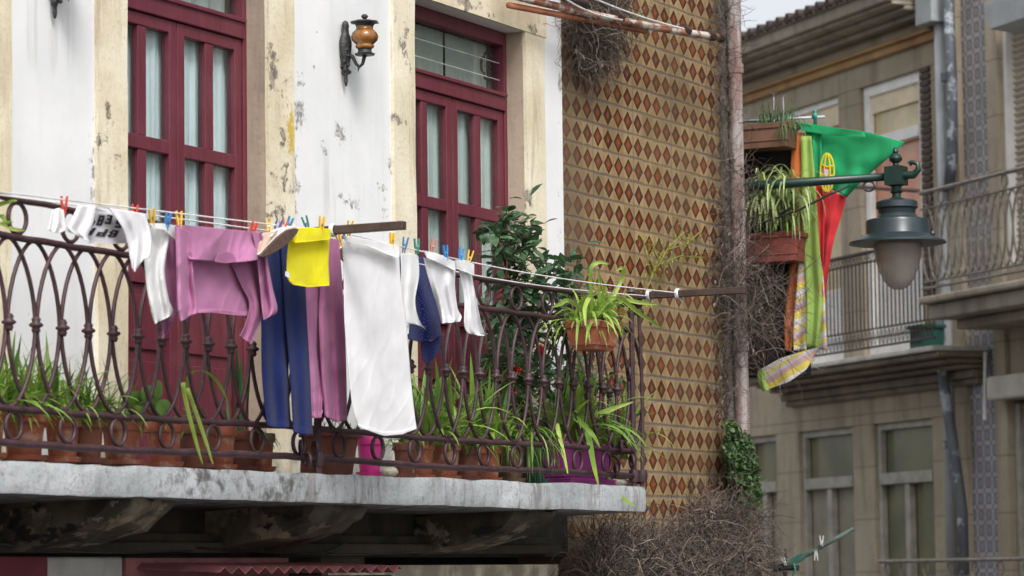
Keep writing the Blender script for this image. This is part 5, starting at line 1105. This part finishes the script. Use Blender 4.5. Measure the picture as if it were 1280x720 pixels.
panelx(fl, 'red_field', fr_rows, XG, M['fred'], .04, 1.2, 3)
panelx(fl, 'red_fold', [[(1014, 231), (1020, 232), (1028, 233)], [(1016, 262), (1022, 264), (1030, 266)], [(1018, 300), (1023, 302), (1030, 304)], [(1020, 345), (1024, 348), (1029, 350)], [(1024, 385), (1026, 387), (1029, 388)]], XG-.03, M['fred'], .03, 1.6, 4)
cA = (1034, 216); m = MB()
def em(px, py): return atx(px, py, XG-.078)
for rx, ry in ((8.5, 24), (3.5, 23)):
    m.loop([em(cA[0]+rx*math.cos(t_), cA[1]+ry*math.sin(t_)) for t_ in [i*math.pi/14 for i in range(28)]], .006, 5)
for dy in (-9, 3, 14): m.tube([em(cA[0]-8, cA[1]+dy-2), em(cA[0], cA[1]+dy+2), em(cA[0]+8, cA[1]+dy)], .006, 5)
m.build('armillary_sphere', M['fyel'], fl, smooth=True)
m = MB(); m.prism([em(*q) for q in ((1029, 208), (1038, 210), (1038, 220), (1034, 226), (1029, 220))], (-.004, 0, 0)); m.build('shield', M['fred'], fl)
m = MB(); m.prism([em(*q)+Vector((-.005, 0, 0)) for q in ((1031, 211), (1036, 212), (1036, 219), (1033, 222), (1031, 218))], (-.003, 0, 0)); m.build('shield_centre', M['fwhite'], fl)
oc = thing('orange_cloth', atx(1000, 180, XB-.05), 'narrow orange cloth hanging left of the striped towel', 'cloth')
panelx(oc, 'cloth', [[(990, 165), (1006, 166)], [(988, 240), (1006, 240)], [(990, 300), (1003, 300)], [(986, 340), (998, 340)], [(980, 400), (993, 400)], [(981, 438), (989, 440)]], XB-.07, M['towel_orange'], .02, 1.4, 5)
tw = thing('striped_towel', atx(1015, 180, XB-.1), 'lime and multicoloured striped towel hanging below the flag and blowing left at its foot', 'towel')
panelx(tw, 'lime_stripe', [[(1001, 170), (1014, 170)], [(1002, 240), (1020, 240)], [(1003, 300), (1024, 302)], [(1008, 370), (1028, 375)], [(1007, 434), (1024, 438)]], XB-.09, M['towel_lime'], .025, 1.4, 6)
panelx(tw, 'striped_edge', [[(1000, 290), (1006, 290)], [(998, 330), (1009, 330)], [(995, 370), (1010, 372)], [(992, 410), (1008, 412)], [(992, 438), (1008, 438)]], XB-.085, M['towel'], .02, 1, 7)
panelx(tw, 'striped_edge', [[(1018, 300), (1022, 302)], [(1021, 340), (1029, 345)], [(1022, 390), (1032, 395)], [(1020, 436), (1034, 438)]], XB-.08, M['towel'], .02, 1, 8)
panelx(tw, 'blown_hem', [[(950, 462), (975, 448), (1000, 440), (1024, 434)], [(948, 475), (975, 462), (1000, 452), (1022, 440)], [(953, 489), (985, 478), (1008, 462), (1018, 445)]], XB-.12, M['towel'], .03, 1, 9)
panelx(tw, 'lime_hem', [[(947, 464), (956, 460)], [(948, 476), (957, 473)], [(953, 489), (962, 487)]], XB-.13, M['towel_lime'], .01, 1, 10)

# ------------------------------------------------------------------ street lamp on its long bracket
XLm = 17.66
def yl(px): 
    z = 1.95
    return atx(px, 225, XLm).y
yL = yl(1120); pA = atx(1120, 220, XLm); zA = pA.z
la = thing('street_lamp', (XLm, D+.2, zA), 'blue-green street lamp hanging from a long bracket in front of the flag', 'street lamp')
pB = atx(932, 233, XLm)
m = MB(); m.tube([(XLm, D+.10, pB.z-.005), pB, pA+Vector((0, .04, 0))], [.030, .030, .024], 12); m.build('bracket_arm', M['lamp_green'], la, smooth=True)
m = MB(); p1, p2, p3 = atx(940, 285, XLm), atx(1000, 262, XLm), atx(1062, 232, XLm); m.tube([p1, atx(960, 276, XLm), p2, atx(1035, 244, XLm), p3], .007, 6)
m.loop([atx(1086+7*math.cos(t_), 233+6*math.sin(t_), XLm) for t_ in [math.pi*i/8 for i in range(16)]], .006, 5); m.tube([atx(975, 268, XLm), atx(992, 258, XLm), atx(994, 245, XLm), atx(990, 240, XLm)], .009, 6)
m.build('brace', M['black_iron'], la, smooth=True)
m = MB(); m.box(XLm-.055, XLm+.055, pA.y-.055, pA.y+.055, zA-.055, zA+.055)
m.lathe([(.03, .055), (.018, .065), (.016, .075), (.036, .09), (.040, .105), (.030, .125), (.014, .135), (.018, .145), (.012, .16), (0, .178)], (XLm, pA.y, zA), 16)
m.tube([pA+Vector((0, -.05, .0)), pA+Vector((0, -.11, .0)), pA+Vector((0, -.14, .03)), pA+Vector((0, -.135, .065)), pA+Vector((0, -.10, .075)), pA+Vector((0, -.085, .065))], [.026, .024, .018, .015, .014, .017], 10)
m.lathe([(.05, -.055), (.03, -.065), (.028, -.085), (.040, -.095), (.026, -.105), (.026, -.125), (.05, -.135), (.055, -.142)], (XLm, pA.y, zA), 16)
m.build('joint', M['lamp_green'], la, smooth='auto')
c = (XLm, pA.y, zA)
m = MB(); m.lathe([(.05, -.138), (.105, -.145), (.122, -.155), (.124, -.190), (.112, -.200), (.108, -.225), (.125, -.248), (.180, -.262), (.187, -.275), (.187, -.345), (.192, -.352), (.235, -.368), (.285, -.392), (.286, -.402), (.25, -.407), (.15, -.402)], c, 40); m.build('housing', M['lamp_blue'], la, smooth='auto')
m = MB(); m.lathe([(.142, -.400), (.143, -.43), (.135, -.49), (.118, -.55), (.090, -.615), (.060, -.655), (.03, -.672), (.0, -.676)], c, 32, cap=False); m.build('globe', M['lampglass'], la, smooth=True)
m = MB(); m.lathe([(.0, -.40), (.03, -.41), (.035, -.50), (.02, -.56), (0, -.57)], c, 12); m.lathe([(.13, -.402), (.10, -.43), (.04, -.44)], c, 24); m.build('bulb', M['rim'], la, smooth=True)
for s_ in (-1, 1):
    m = MB(); m.lathe([(.008, -.39), (.016, -.375), (.008, -.36)], (XLm, pA.y+s_*.22, zA+.02), 8); m.build('catch', M['lamp_blue'], la)

# ------------------------------------------------------------------ building across the side street
vB = Vector((-870-640, 739-360, F)); dB = (ROT @ vB); dB.z = 0; dB.normalize(); UB = -dB           # to the right, coming nearer
NB = Vector((UB.y, -UB.x, 0));
PB = (ROT @ Vector((1050-640, 400-360, F)))*(34/F)
if NB.dot(-PB) < 0: NB = -NB
def Bpt(px, py, n=0.0):
    r = ray(px, py); O = PB+NB*n; k = O.dot(NB)/r.dot(NB); P = r*k; return (P-PB).dot(UB), P.z
def BW(u, n, z): return Vector((PB.x, PB.y, 0))+UB*u+NB*n+Vector((0, 0, z))
def bbox(m, u0, u1, n0, n1, z0, z1): m.box(u0, u1, n0, n1, z0, z1, fr=BW)
def Bu(px, py, n=0): return Bpt(px, py, n)[0]
def Bz(px, py, n=0): return Bpt(px, py, n)[1]
ULo, UHi = Bu(860, 300), Bu(1186, 300)
bb = thing('granite_building', BW(0, 0, -2.9), 'old brown granite building with tall windows behind the street lamp', 'building')
zc_ = Bz(930, 104); zroof = Bz(930, 60, .5); ZG = -2.9
m = MB(); bbox(m, ULo-8, UHi, -6, -.17, ZG, zc_); m.build('core_wall', M['bdark'], bb)
slabz = Bz(1050, 452); lowtop = Bz(1040, 512); ztop_lo = Bz(1000, 540); 
m = MB()
zw1 = Bz(1075, 110)   # top of upper windows
# upper storey masonry between windows
for a, b_ in ((ULo-8, Bu(975, 250)), (Bu(1050, 250), Bu(1076, 250)), (Bu(1152, 250), UHi)): bbox(m, a, b_, -.17, 0, slabz, zw1)
bbox(m, ULo-8, UHi, -.17, 0, zw1, zc_)
m.build('upper_wall', M['bstone'], bb, bev=.01)
m = MB()
for a, b_ in ((ULo-8, Bu(932, 620)), (Bu(971, 620), Bu(999, 620)), (Bu(1067, 620), Bu(1093, 620)), (Bu(1167, 620), UHi)): bbox(m, a, b_, -.17, 0, ZG, ztop_lo)
bbox(m, ULo-8, UHi, -.17, 0, ztop_lo, slabz-.14)
m.build('lower_wall', M['bstone'], bb, bev=.01)
m = MB(); za, zb2 = Bz(930, 122), Bz(930, 131); bbox(m, ULo-8, UHi-.1, 0, .06, zb2, za); bbox(m, ULo-8, UHi-.1, 0, .11, za, za+.035); m.build('string_course', M['bledge'], bb, bev=.01)
m = MB(); z0_ = zc_; zft = Bz(925, 50, .5); bbox(m, ULo-8, UHi-.25, -.17, .16, z0_, z0_+.06); bbox(m, ULo-8, UHi-.25, -.17, .30, z0_+.06, z0_+.11); bbox(m, ULo-8, UHi-.25, -.17, .44, z0_+.11, z0_+.15); bbox(m, ULo-8, UHi-.25, -.17, .50, z0_+.15, zft-.04); bbox(m, ULo-8, UHi-.25, -.17, .54, zft-.04, zft); print('cornice', zft-z0_); m.build('cornice', M['bcorn'], bb, bev=.015)
m = MB(); zr = zft
for k in range(64):
    u = ULo-7+k*.24
    if u > UHi-.3: break
    m.tube([BW(u, .60, zr+.01), BW(u, .2, zr+.04), BW(u, -3, zr+.30)], .048, 8)
    m.tube([BW(u+.12, .56, zr-.005), BW(u+.12, -3, zr+.32)], .04, 6)
m.build('roof_tiles', M['rooftile'], bb)
# upper windows
def bwin(u0, u1, z0, z1, zt, frame, ptop, plow, dbl=False, nm='window', lowboard=None, fw=.07):
    f = MB(); n0 = -.12; n1 = -.05
    bbox(f, u0, u0+fw, n0, n1, z0, z1); bbox(f, u1-fw, u1, n0, n1, z0, z1); bbox(f, u0+fw, u1-fw, n0, n1, z1-fw, z1); bbox(f, u0+fw, u1-fw, n0, n1+.03, zt-.06, zt+.06); bbox(f, u0+fw, u1-fw, n0, n1, z0, z0+.1)
    if dbl: mc = (u0+u1)/2; bbox(f, mc-.05, mc+.05, n0, n1+.01, z0+.1, zt-.06)
    o = f.build(nm, frame, bb, bev=.008)
    m = MB(); bbox(m, u0+fw, u1-fw, n0-.02, n0-.005, zt+.06, z1-fw); m.build('pane', ptop, o)
    if dbl:
        for p, q in ((u0+fw, mc-.05), (mc+.05, u1-fw)): m = MB(); bbox(m, p, q, n0-.02, n0-.005, z0+.1, zt-.06); m.build('pane', plow, o)
    else: m = MB(); bbox(m, u0+fw, u1-fw, n0-.02, n0-.005, z0+.1, zt-.06); m.build('pane', plow, o)
    if lowboard: m = MB(); bbox(m, u0+fw, u1-fw, n0-.004, n0+.02, z0+.1, z0+lowboard); m.build('low_panel', M['bwhite'], o)
    return o
zt1 = Bz(1090, 178)
w1 = bwin(Bu(1077, 250), Bu(1152, 250), slabz, zw1, zt1, M['bwhite'], M['byellow'], M['borange'], lowboard=.95, fw=.11)  # orange of the lower pane is a reflection painted into its colour
m = MB(); bbox(m, Bu(1077, 250)+.11, Bu(1152, 250)-.11, -.12, -.085, zw1-.29, zw1-.11); m.build('blind', M['bcream'], w1)
w0 = bwin(Bu(976, 250), Bu(1050, 250), slabz, zw1, zt1, M['bwhite'], M['borange'], M['byellow'], lowboard=.8)
m = MB(); bbox(m, Bu(976, 250)+.07, Bu(1050, 250)-.07, -.12, -.085, zw1-.29, zw1-.07); m.build('blind', M['bcream'], w0)
m = MB()
for k in range(34): z = slabz+.5+k*.07; bbox(m, Bu(1156, 250), Bu(1167, 250), .0, .03, z, z+.045)
m.build('louvred_shutter', M['barwood'], bb)
# lower windows
ztl = Bz(1000, 606)
bwin(Bu(932, 620), Bu(971, 620), ZG+.4, ztop_lo, ztl, M['bgrey'], M['bglass'], M['bpanel'], True)
bwin(Bu(999, 620), Bu(1067, 620), ZG+.4, ztop_lo, ztl, M['bgrey'], M['bglass'], M['bpanel'], True)
bwin(Bu(1093, 620), Bu(1167, 620), ZG+.4, ztop_lo, ztl, M['bgrey'], M['bglass'], M['bglass'], True)
# balcony 1
nb = .62
ulb, urb = Bu(925, 450, nb), Bu(1166, 440, nb)
m = MB(); zs = Bz(1030, 452, nb); bbox(m, ulb, urb, 0, nb, zs-.05, zs); m.build('balcony_slab', simple('pale_slab_edge', (.50, .48, .44), .9, .2, 6), bb, bev=.01)
m = MB(); bbox(m, ulb, urb, 0, nb-.05, zs-.11, zs-.055); bbox(m, ulb, urb-.05, 0, nb-.18, zs-.16, zs-.115); bbox(m, ulb, urb-.1, 0, nb-.34, zs-.21, zs-.165); bbox(m, ulb, urb-.1, 0, .14, zs-.30, zs-.215); bbox(m, ulb, urb-.1, 0, .09, zs-.36, zs-.30); m.build('slab_moulding', M['bdark'], bb, bev=.02)
def brail(name, label, u0, u1, n, zs, h, kind, mat, step, group='iron balcony railings across the street'):
    t = thing(name, BW((u0+u1)/2, n, zs), label, 'railing', group)
    for z, r_ in ((zs+h, .022), (zs+h-.10 if kind == 'bars' else zs+h-.16, .012), (zs+.08, .014), (zs+.26 if kind == 'bars' else zs+.14, .012)):
        m = MB(); m.tube([BW(u0, n, z), BW(u1, n, z)], r_, 6); m.build('rail', mat, t)
    m = MB(); k = 0; u = u0+.03
    while u < u1:
        if kind == 'bars':
            m.tube([BW(u, n, zs+.26), BW(u, n, zs+h-.10)], .010, 5)
            m.loop([BW(u+.028*math.cos(a), n, zs+h-.05+.038*math.sin(a)) for a in [i*math.pi/5 for i in range(10)]], .006, 4)
            for sx in (-1, 1): m.loop([BW(u+sx*.022+.02*math.cos(a), n, zs+.17+sx*.03+.04*math.sin(a)) for a in [i*math.pi/5 for i in range(10)]], .006, 4)
        u += step
    m.build('balusters', mat, t) if kind == 'bars' else None
    if kind == 'oval':
        L_ = int((u1-u0)/step)
        src = MB(); pts = oval_pts(step*.98, (h-.32)/2, 28); src.loop([UB*a+Vector((0, 0, b_)) for a, b_ in pts], .011, 5); o = src.build('oval', mat, None); o.parent = t; o.location = BW(u0+step, n, zs+.14+(h-.30)/2)-origin(t)
        sr = MB(); sr.loop([UB*(.055*math.cos(a))+Vector((0, 0, .062*math.sin(a))) for a in [i*math.pi/8 for i in range(16)]], .009, 5); ro = sr.build('ring', mat, None); ro.parent = t; ro.location = BW(u0+step, n, zs+h-.08)-origin(t)
        for i in range(2, L_):
            c = o.copy(); C.objects.link(c); c.parent = t; c.location = BW(u0+step*i, n, zs+.14+(h-.30)/2)-origin(t)
            if i % 3 == 0: c = ro.copy(); C.objects.link(c); c.parent = t; c.location = BW(u0+step*i, n, zs+h-.08)-origin(t)
    return t
h1 = Bz(1030, 326, nb)-zs
brail('iron_railing', 'dark iron balcony railing of straight bars behind the lamp glass', ulb+1.0, urb-.03, nb-.05, zs, h1, 'bars', M['biron_dark'], .085)
u_ = Bu(1150, 425, nb-.15); pl = thing('planter_box', BW(u_, nb-.2, zs), 'dark green planter box at the right end of the straight-barred balcony', 'planter')
m = MB(); bbox(m, u_-.13, u_+.13, nb-.35, nb-.1, zs+.0, zs+.24); bbox(m, u_-.15, u_+.15, nb-.37, nb-.08, zs+.2, zs+.24); m.build('box', M['greenpot'], pl, bev=.01)
m = MB()
for k in range(30): blade(m, BW(u_+random.uniform(-.1, .1), nb-.22, zs+.22), random.uniform(0, 6.3), R(random.uniform(20, 80)), random.uniform(.05, .12), .02, 1.4, 4)
m.build('foliage', M['blade_dark'], pl)
# right-hand neighbour with blue tiles
rb = thing('blue_tiled_building', BW(UHi+1.5, 0, -2.9), 'building with faded blue patterned tiles at the right edge', 'building')
UR = UHi+14
M['btiles'] = blue_tiles(UB)
uA, uB_, uC, uD = UHi+.02, Bu(1207, 350), Bu(1244, 350), Bu(1259, 350)
m = MB(); bbox(m, uA, UR, -6, -.2, ZG, 9); m.build('core_wall', M['bdark'], rb)
m = MB(); bbox(m, uB_, uC, -.2, -.02, ZG, 9); m.build('tile_panel', M['btiles'], rb)
m = MB(); bbox(m, uA, uB_, -.2, .04, ZG, 9); bbox(m, uC, uD, -.2, .05, ZG, 9); bbox(m, uD, UR, -.2, .0, Bz(1262, 25), 9); bbox(m, uD, UR, -.2, .0, Bz(1262, 500), Bz(1262, 330)); m.build('stone_pier', M['bstone'], rb, bev=.015)
m = MB(); z0_, z1_ = Bz(1262, 330), Bz(1262, 30); k = 0; z = z0_
while z < z1_: m.add([BW(uD+.06, -.12, z), BW(UR, -.12, z), BW(UR, -.08, z+.03), BW(uD+.06, -.08, z+.03), BW(uD+.06, -.12, z+.062), BW(UR, -.12, z+.062)], [(0, 1, 2, 3), (3, 2, 5, 4)]); z += .062
m.build('roller_shutter', M['roller'], rb)
m = MB(); bbox(m, uD, uD+.06, -.14, -.02, z0_, z1_); m.build('shutter_frame', M['bwhite'], rb)
ub0 = Bu(1229, 30, .35); m = MB(); zt_ = Bz(1235, 5, .35); zb_ = Bz(1240, 36, .35)
m.add([BW(ub0, .35, zt_+.02), BW(ub0+.12, .35, zb_), BW(UR, .35, zb_), BW(UR, .35, zt_+.2), BW(ub0, 0, zt_+.02), BW(ub0+.12, 0, zb_-.03), BW(UR, 0, zb_-.03), BW(UR, 0, zt_+.2)], [(0, 1, 2, 3), (7, 6, 5, 4), (0, 4, 5, 1), (1, 5, 6, 2), (3, 2, 6, 7), (0, 3, 7, 4)]); m.build('sheet_canopy', M['awngrey'], rb, bev=.01)
m = MB(); bbox(m, Bu(1240, 480, .15), UR, 0.05, .22, Bz(1250, 500, .15), Bz(1250, 470, .15)); m.build('window_lintel', simple('pale_lintel_stone', (.52, .49, .43), .9, .15, 4), rb, bev=.03)
m = MB(); bbox(m, uD+.02, UR, -.19, -.15, ZG, Bz(1262, 505)); m.build('dark_window', M['bdarkglass'], rb)
m = MB(); bbox(m, uD+.02, uD+.1, -.15, -.03, ZG, Bz(1262, 505)); bbox(m, uD+.14, uD+.2, -.148, -.06, ZG, Bz(1262, 505)); m.build('window_frame', M['bgrey'], rb)
# its balcony
n2 = .85; ul2 = Bu(1147, 380, n2); z2 = Bz(1147, 372, n2)
m = MB(); bbox(m, ul2, UR, .05, n2, z2-.07, z2); bbox(m, ul2+.05, UR, .05, n2-.08, z2-.22, z2-.075); bbox(m, ul2+.2, UR, .05, n2-.3, z2-.32, z2-.225); m.build('balcony_slab', M['bcorn'], rb, bev=.02)
h2 = Bz(1147, 241, n2)-z2
brail('iron_railing', 'pale rusty iron balcony railing of interlaced ovals at the right edge', ul2+.02, ul2+6, n2-.05, z2, h2, 'oval', M['biron'], .135)
# lower balcony at the bottom right
n3 = .8; ul3 = Bu(1094, 702, n3); z3t = Bz(1094, 702, n3)
m = MB(); bbox(m, ul3, UR, 0, n3, z3t-1.1, z3t-1.0); m.build('lower_balcony_slab', M['bcorn'], rb)
brail('iron_railing', 'rusty iron railing along the bottom right edge below the windows', ul3, ul3+6, n3-.05, z3t-1.0, 1.0, 'oval', M['biron'], .16)
# pipes
def pipe(label, pts, r, mat, n, name='drainpipe', hop=None):
    P = [BW(*(lambda q: (q[0], n, q[1]))(Bpt(x, y, n))) for x, y in pts]; t = thing(name, P[-1], label, 'drainpipe', 'drainpipes on the building across the street'); m = MB(); m.tube(P, r, 12); m.build('pipe', mat, t, smooth=True)
    for i in (1,):
        q = P[0].lerp(P[-1], .45); m = MB(); m.tube([q-Vector((0, 0, .04)), q+Vector((0, 0, .04))], r*1.25, 12); m.build('pipe_collar', mat, t)
    if hop: m = MB(); a, b_ = Bpt(hop[0], hop[2], n), Bpt(hop[1], hop[3], n); bbox(m, a[0], b_[0], n-.15, n+.15, b_[1], a[1]); m.build('hopper', M['awngrey'], t, bev=.01)
    return t
pipe('straight light grey drainpipe under the square grey hopper', [(1174, 20), (1179, 250), (1184, 420), (1191, 760)], .055, M['pipe_grey'], .08, hop=(1159, 1181, -30, 27))
pipe('flaking dark drainpipe beside the light grey one, upper part', [(1184, -20), (1190, 100), (1190, 200), (1185, 240)], .055, M['pipe_dark'], .12)
pipe('slanting black flaking drainpipe below the oval-patterned balcony', [(1172, 392), (1180, 480), (1192, 560), (1203, 640), (1206, 760)], .055, M['pipe_dark'], .22)
for a, b_, lab in ((BW(Bu(1213, 395), .06, Bz(1213, 395)), BW(Bu(1234, 393), .06, Bz(1234, 393)), 'short level white rod on the wall under the oval-patterned balcony'), (BW(Bu(1236, 400), .05, Bz(1236, 440)), BW(Bu(1236, 500), .05, Bz(1236, 525)), 'short upright pale rod fixed to the blue tiles')):
    m = MB(); m.tube([a, b_], .019, 6); tag(m.build('wall_rod', M['bwhite'], None), lab, 'rod')
# far white house above the roof
fh = thing('far_white_house', BW(ULo, -12, -2.9), 'smooth pale wall of a house rising behind the tiled roof', 'house')
m = MB(); bbox(m, ULo-16, UHi+2, -16, -10, ZG, 16); m.build('wall', M['farwhite'], fh)
m = MB(); bbox(m, ULo-16.3, UHi+2.3, -16.3, -9.7, 16, 16.3); m.build('roof', M['rooftile'], fh)
# street level rail seen through: rusty bar behind lamp
a, b_ = Bpt(1060, 233, .8), Bpt(1148, 236, .8); m = MB(); m.tube([BW(a[0], .8, a[1]), BW(b_[0], .8, b_[1]-.02)], .022, 6); tag(m.build('rusty_bar', M['rust_iron']), 'rusty horizontal bar behind the lamp joint', 'bar')

# ------------------------------------------------------------------ green clothes pole at the bottom
XQ = 19.0
t = thing('green_clothes_pole', atx(975, 715, XQ), 'faded green clothes pole slanting up at the bottom right of the dry creeper', 'clothes pole')
m = MB(); m.tube([atx(962, 712, XQ), atx(985, 706, XQ), atx(1067, 661, XQ)], [.022, .018, .014], 8); m.build('pole', M['green_pole'], t, smooth=True)
m = MB(); m.tube([atx(982, 745, XQ), atx(981, 710, XQ), atx(982, 686, XQ)], [.02, .016, .006], 6); m.tube([atx(950, 712, XQ), atx(998, 710, XQ)], .02, 6); m.build('bracket', M['black_iron'], t)
m = MB()
for k in range(9): q = atx(990+k*1.6, 703-k*.9, XQ-.01); m.loop([q+Vector((0, .018*math.cos(a), .018*math.sin(a))) for a in [i*math.pi/4 for i in range(8)]], .006, 4)
m.tube([atx(992, 704, XQ-.03), atx(994, 712, XQ-.03), atx(991, 720, XQ-.03)], .007, 4); m.build('cord', M['pg'], t)
for (px, py, tl) in ((1027, 676, 0), (1020, 694, 180), (980, 701, -20)):
    q = make_peg(M['pw'], {1027: 'white peg standing on the green clothes pole', 1020: 'white peg hanging under the green clothes pole', 980: 'white peg at the foot of the green clothes pole'}[px])
    q.location = atx(px, py, XQ-.03); q.rotation_euler = (0, R(tl), R(-65)); q['group'] = 'white pegs on the green pole'
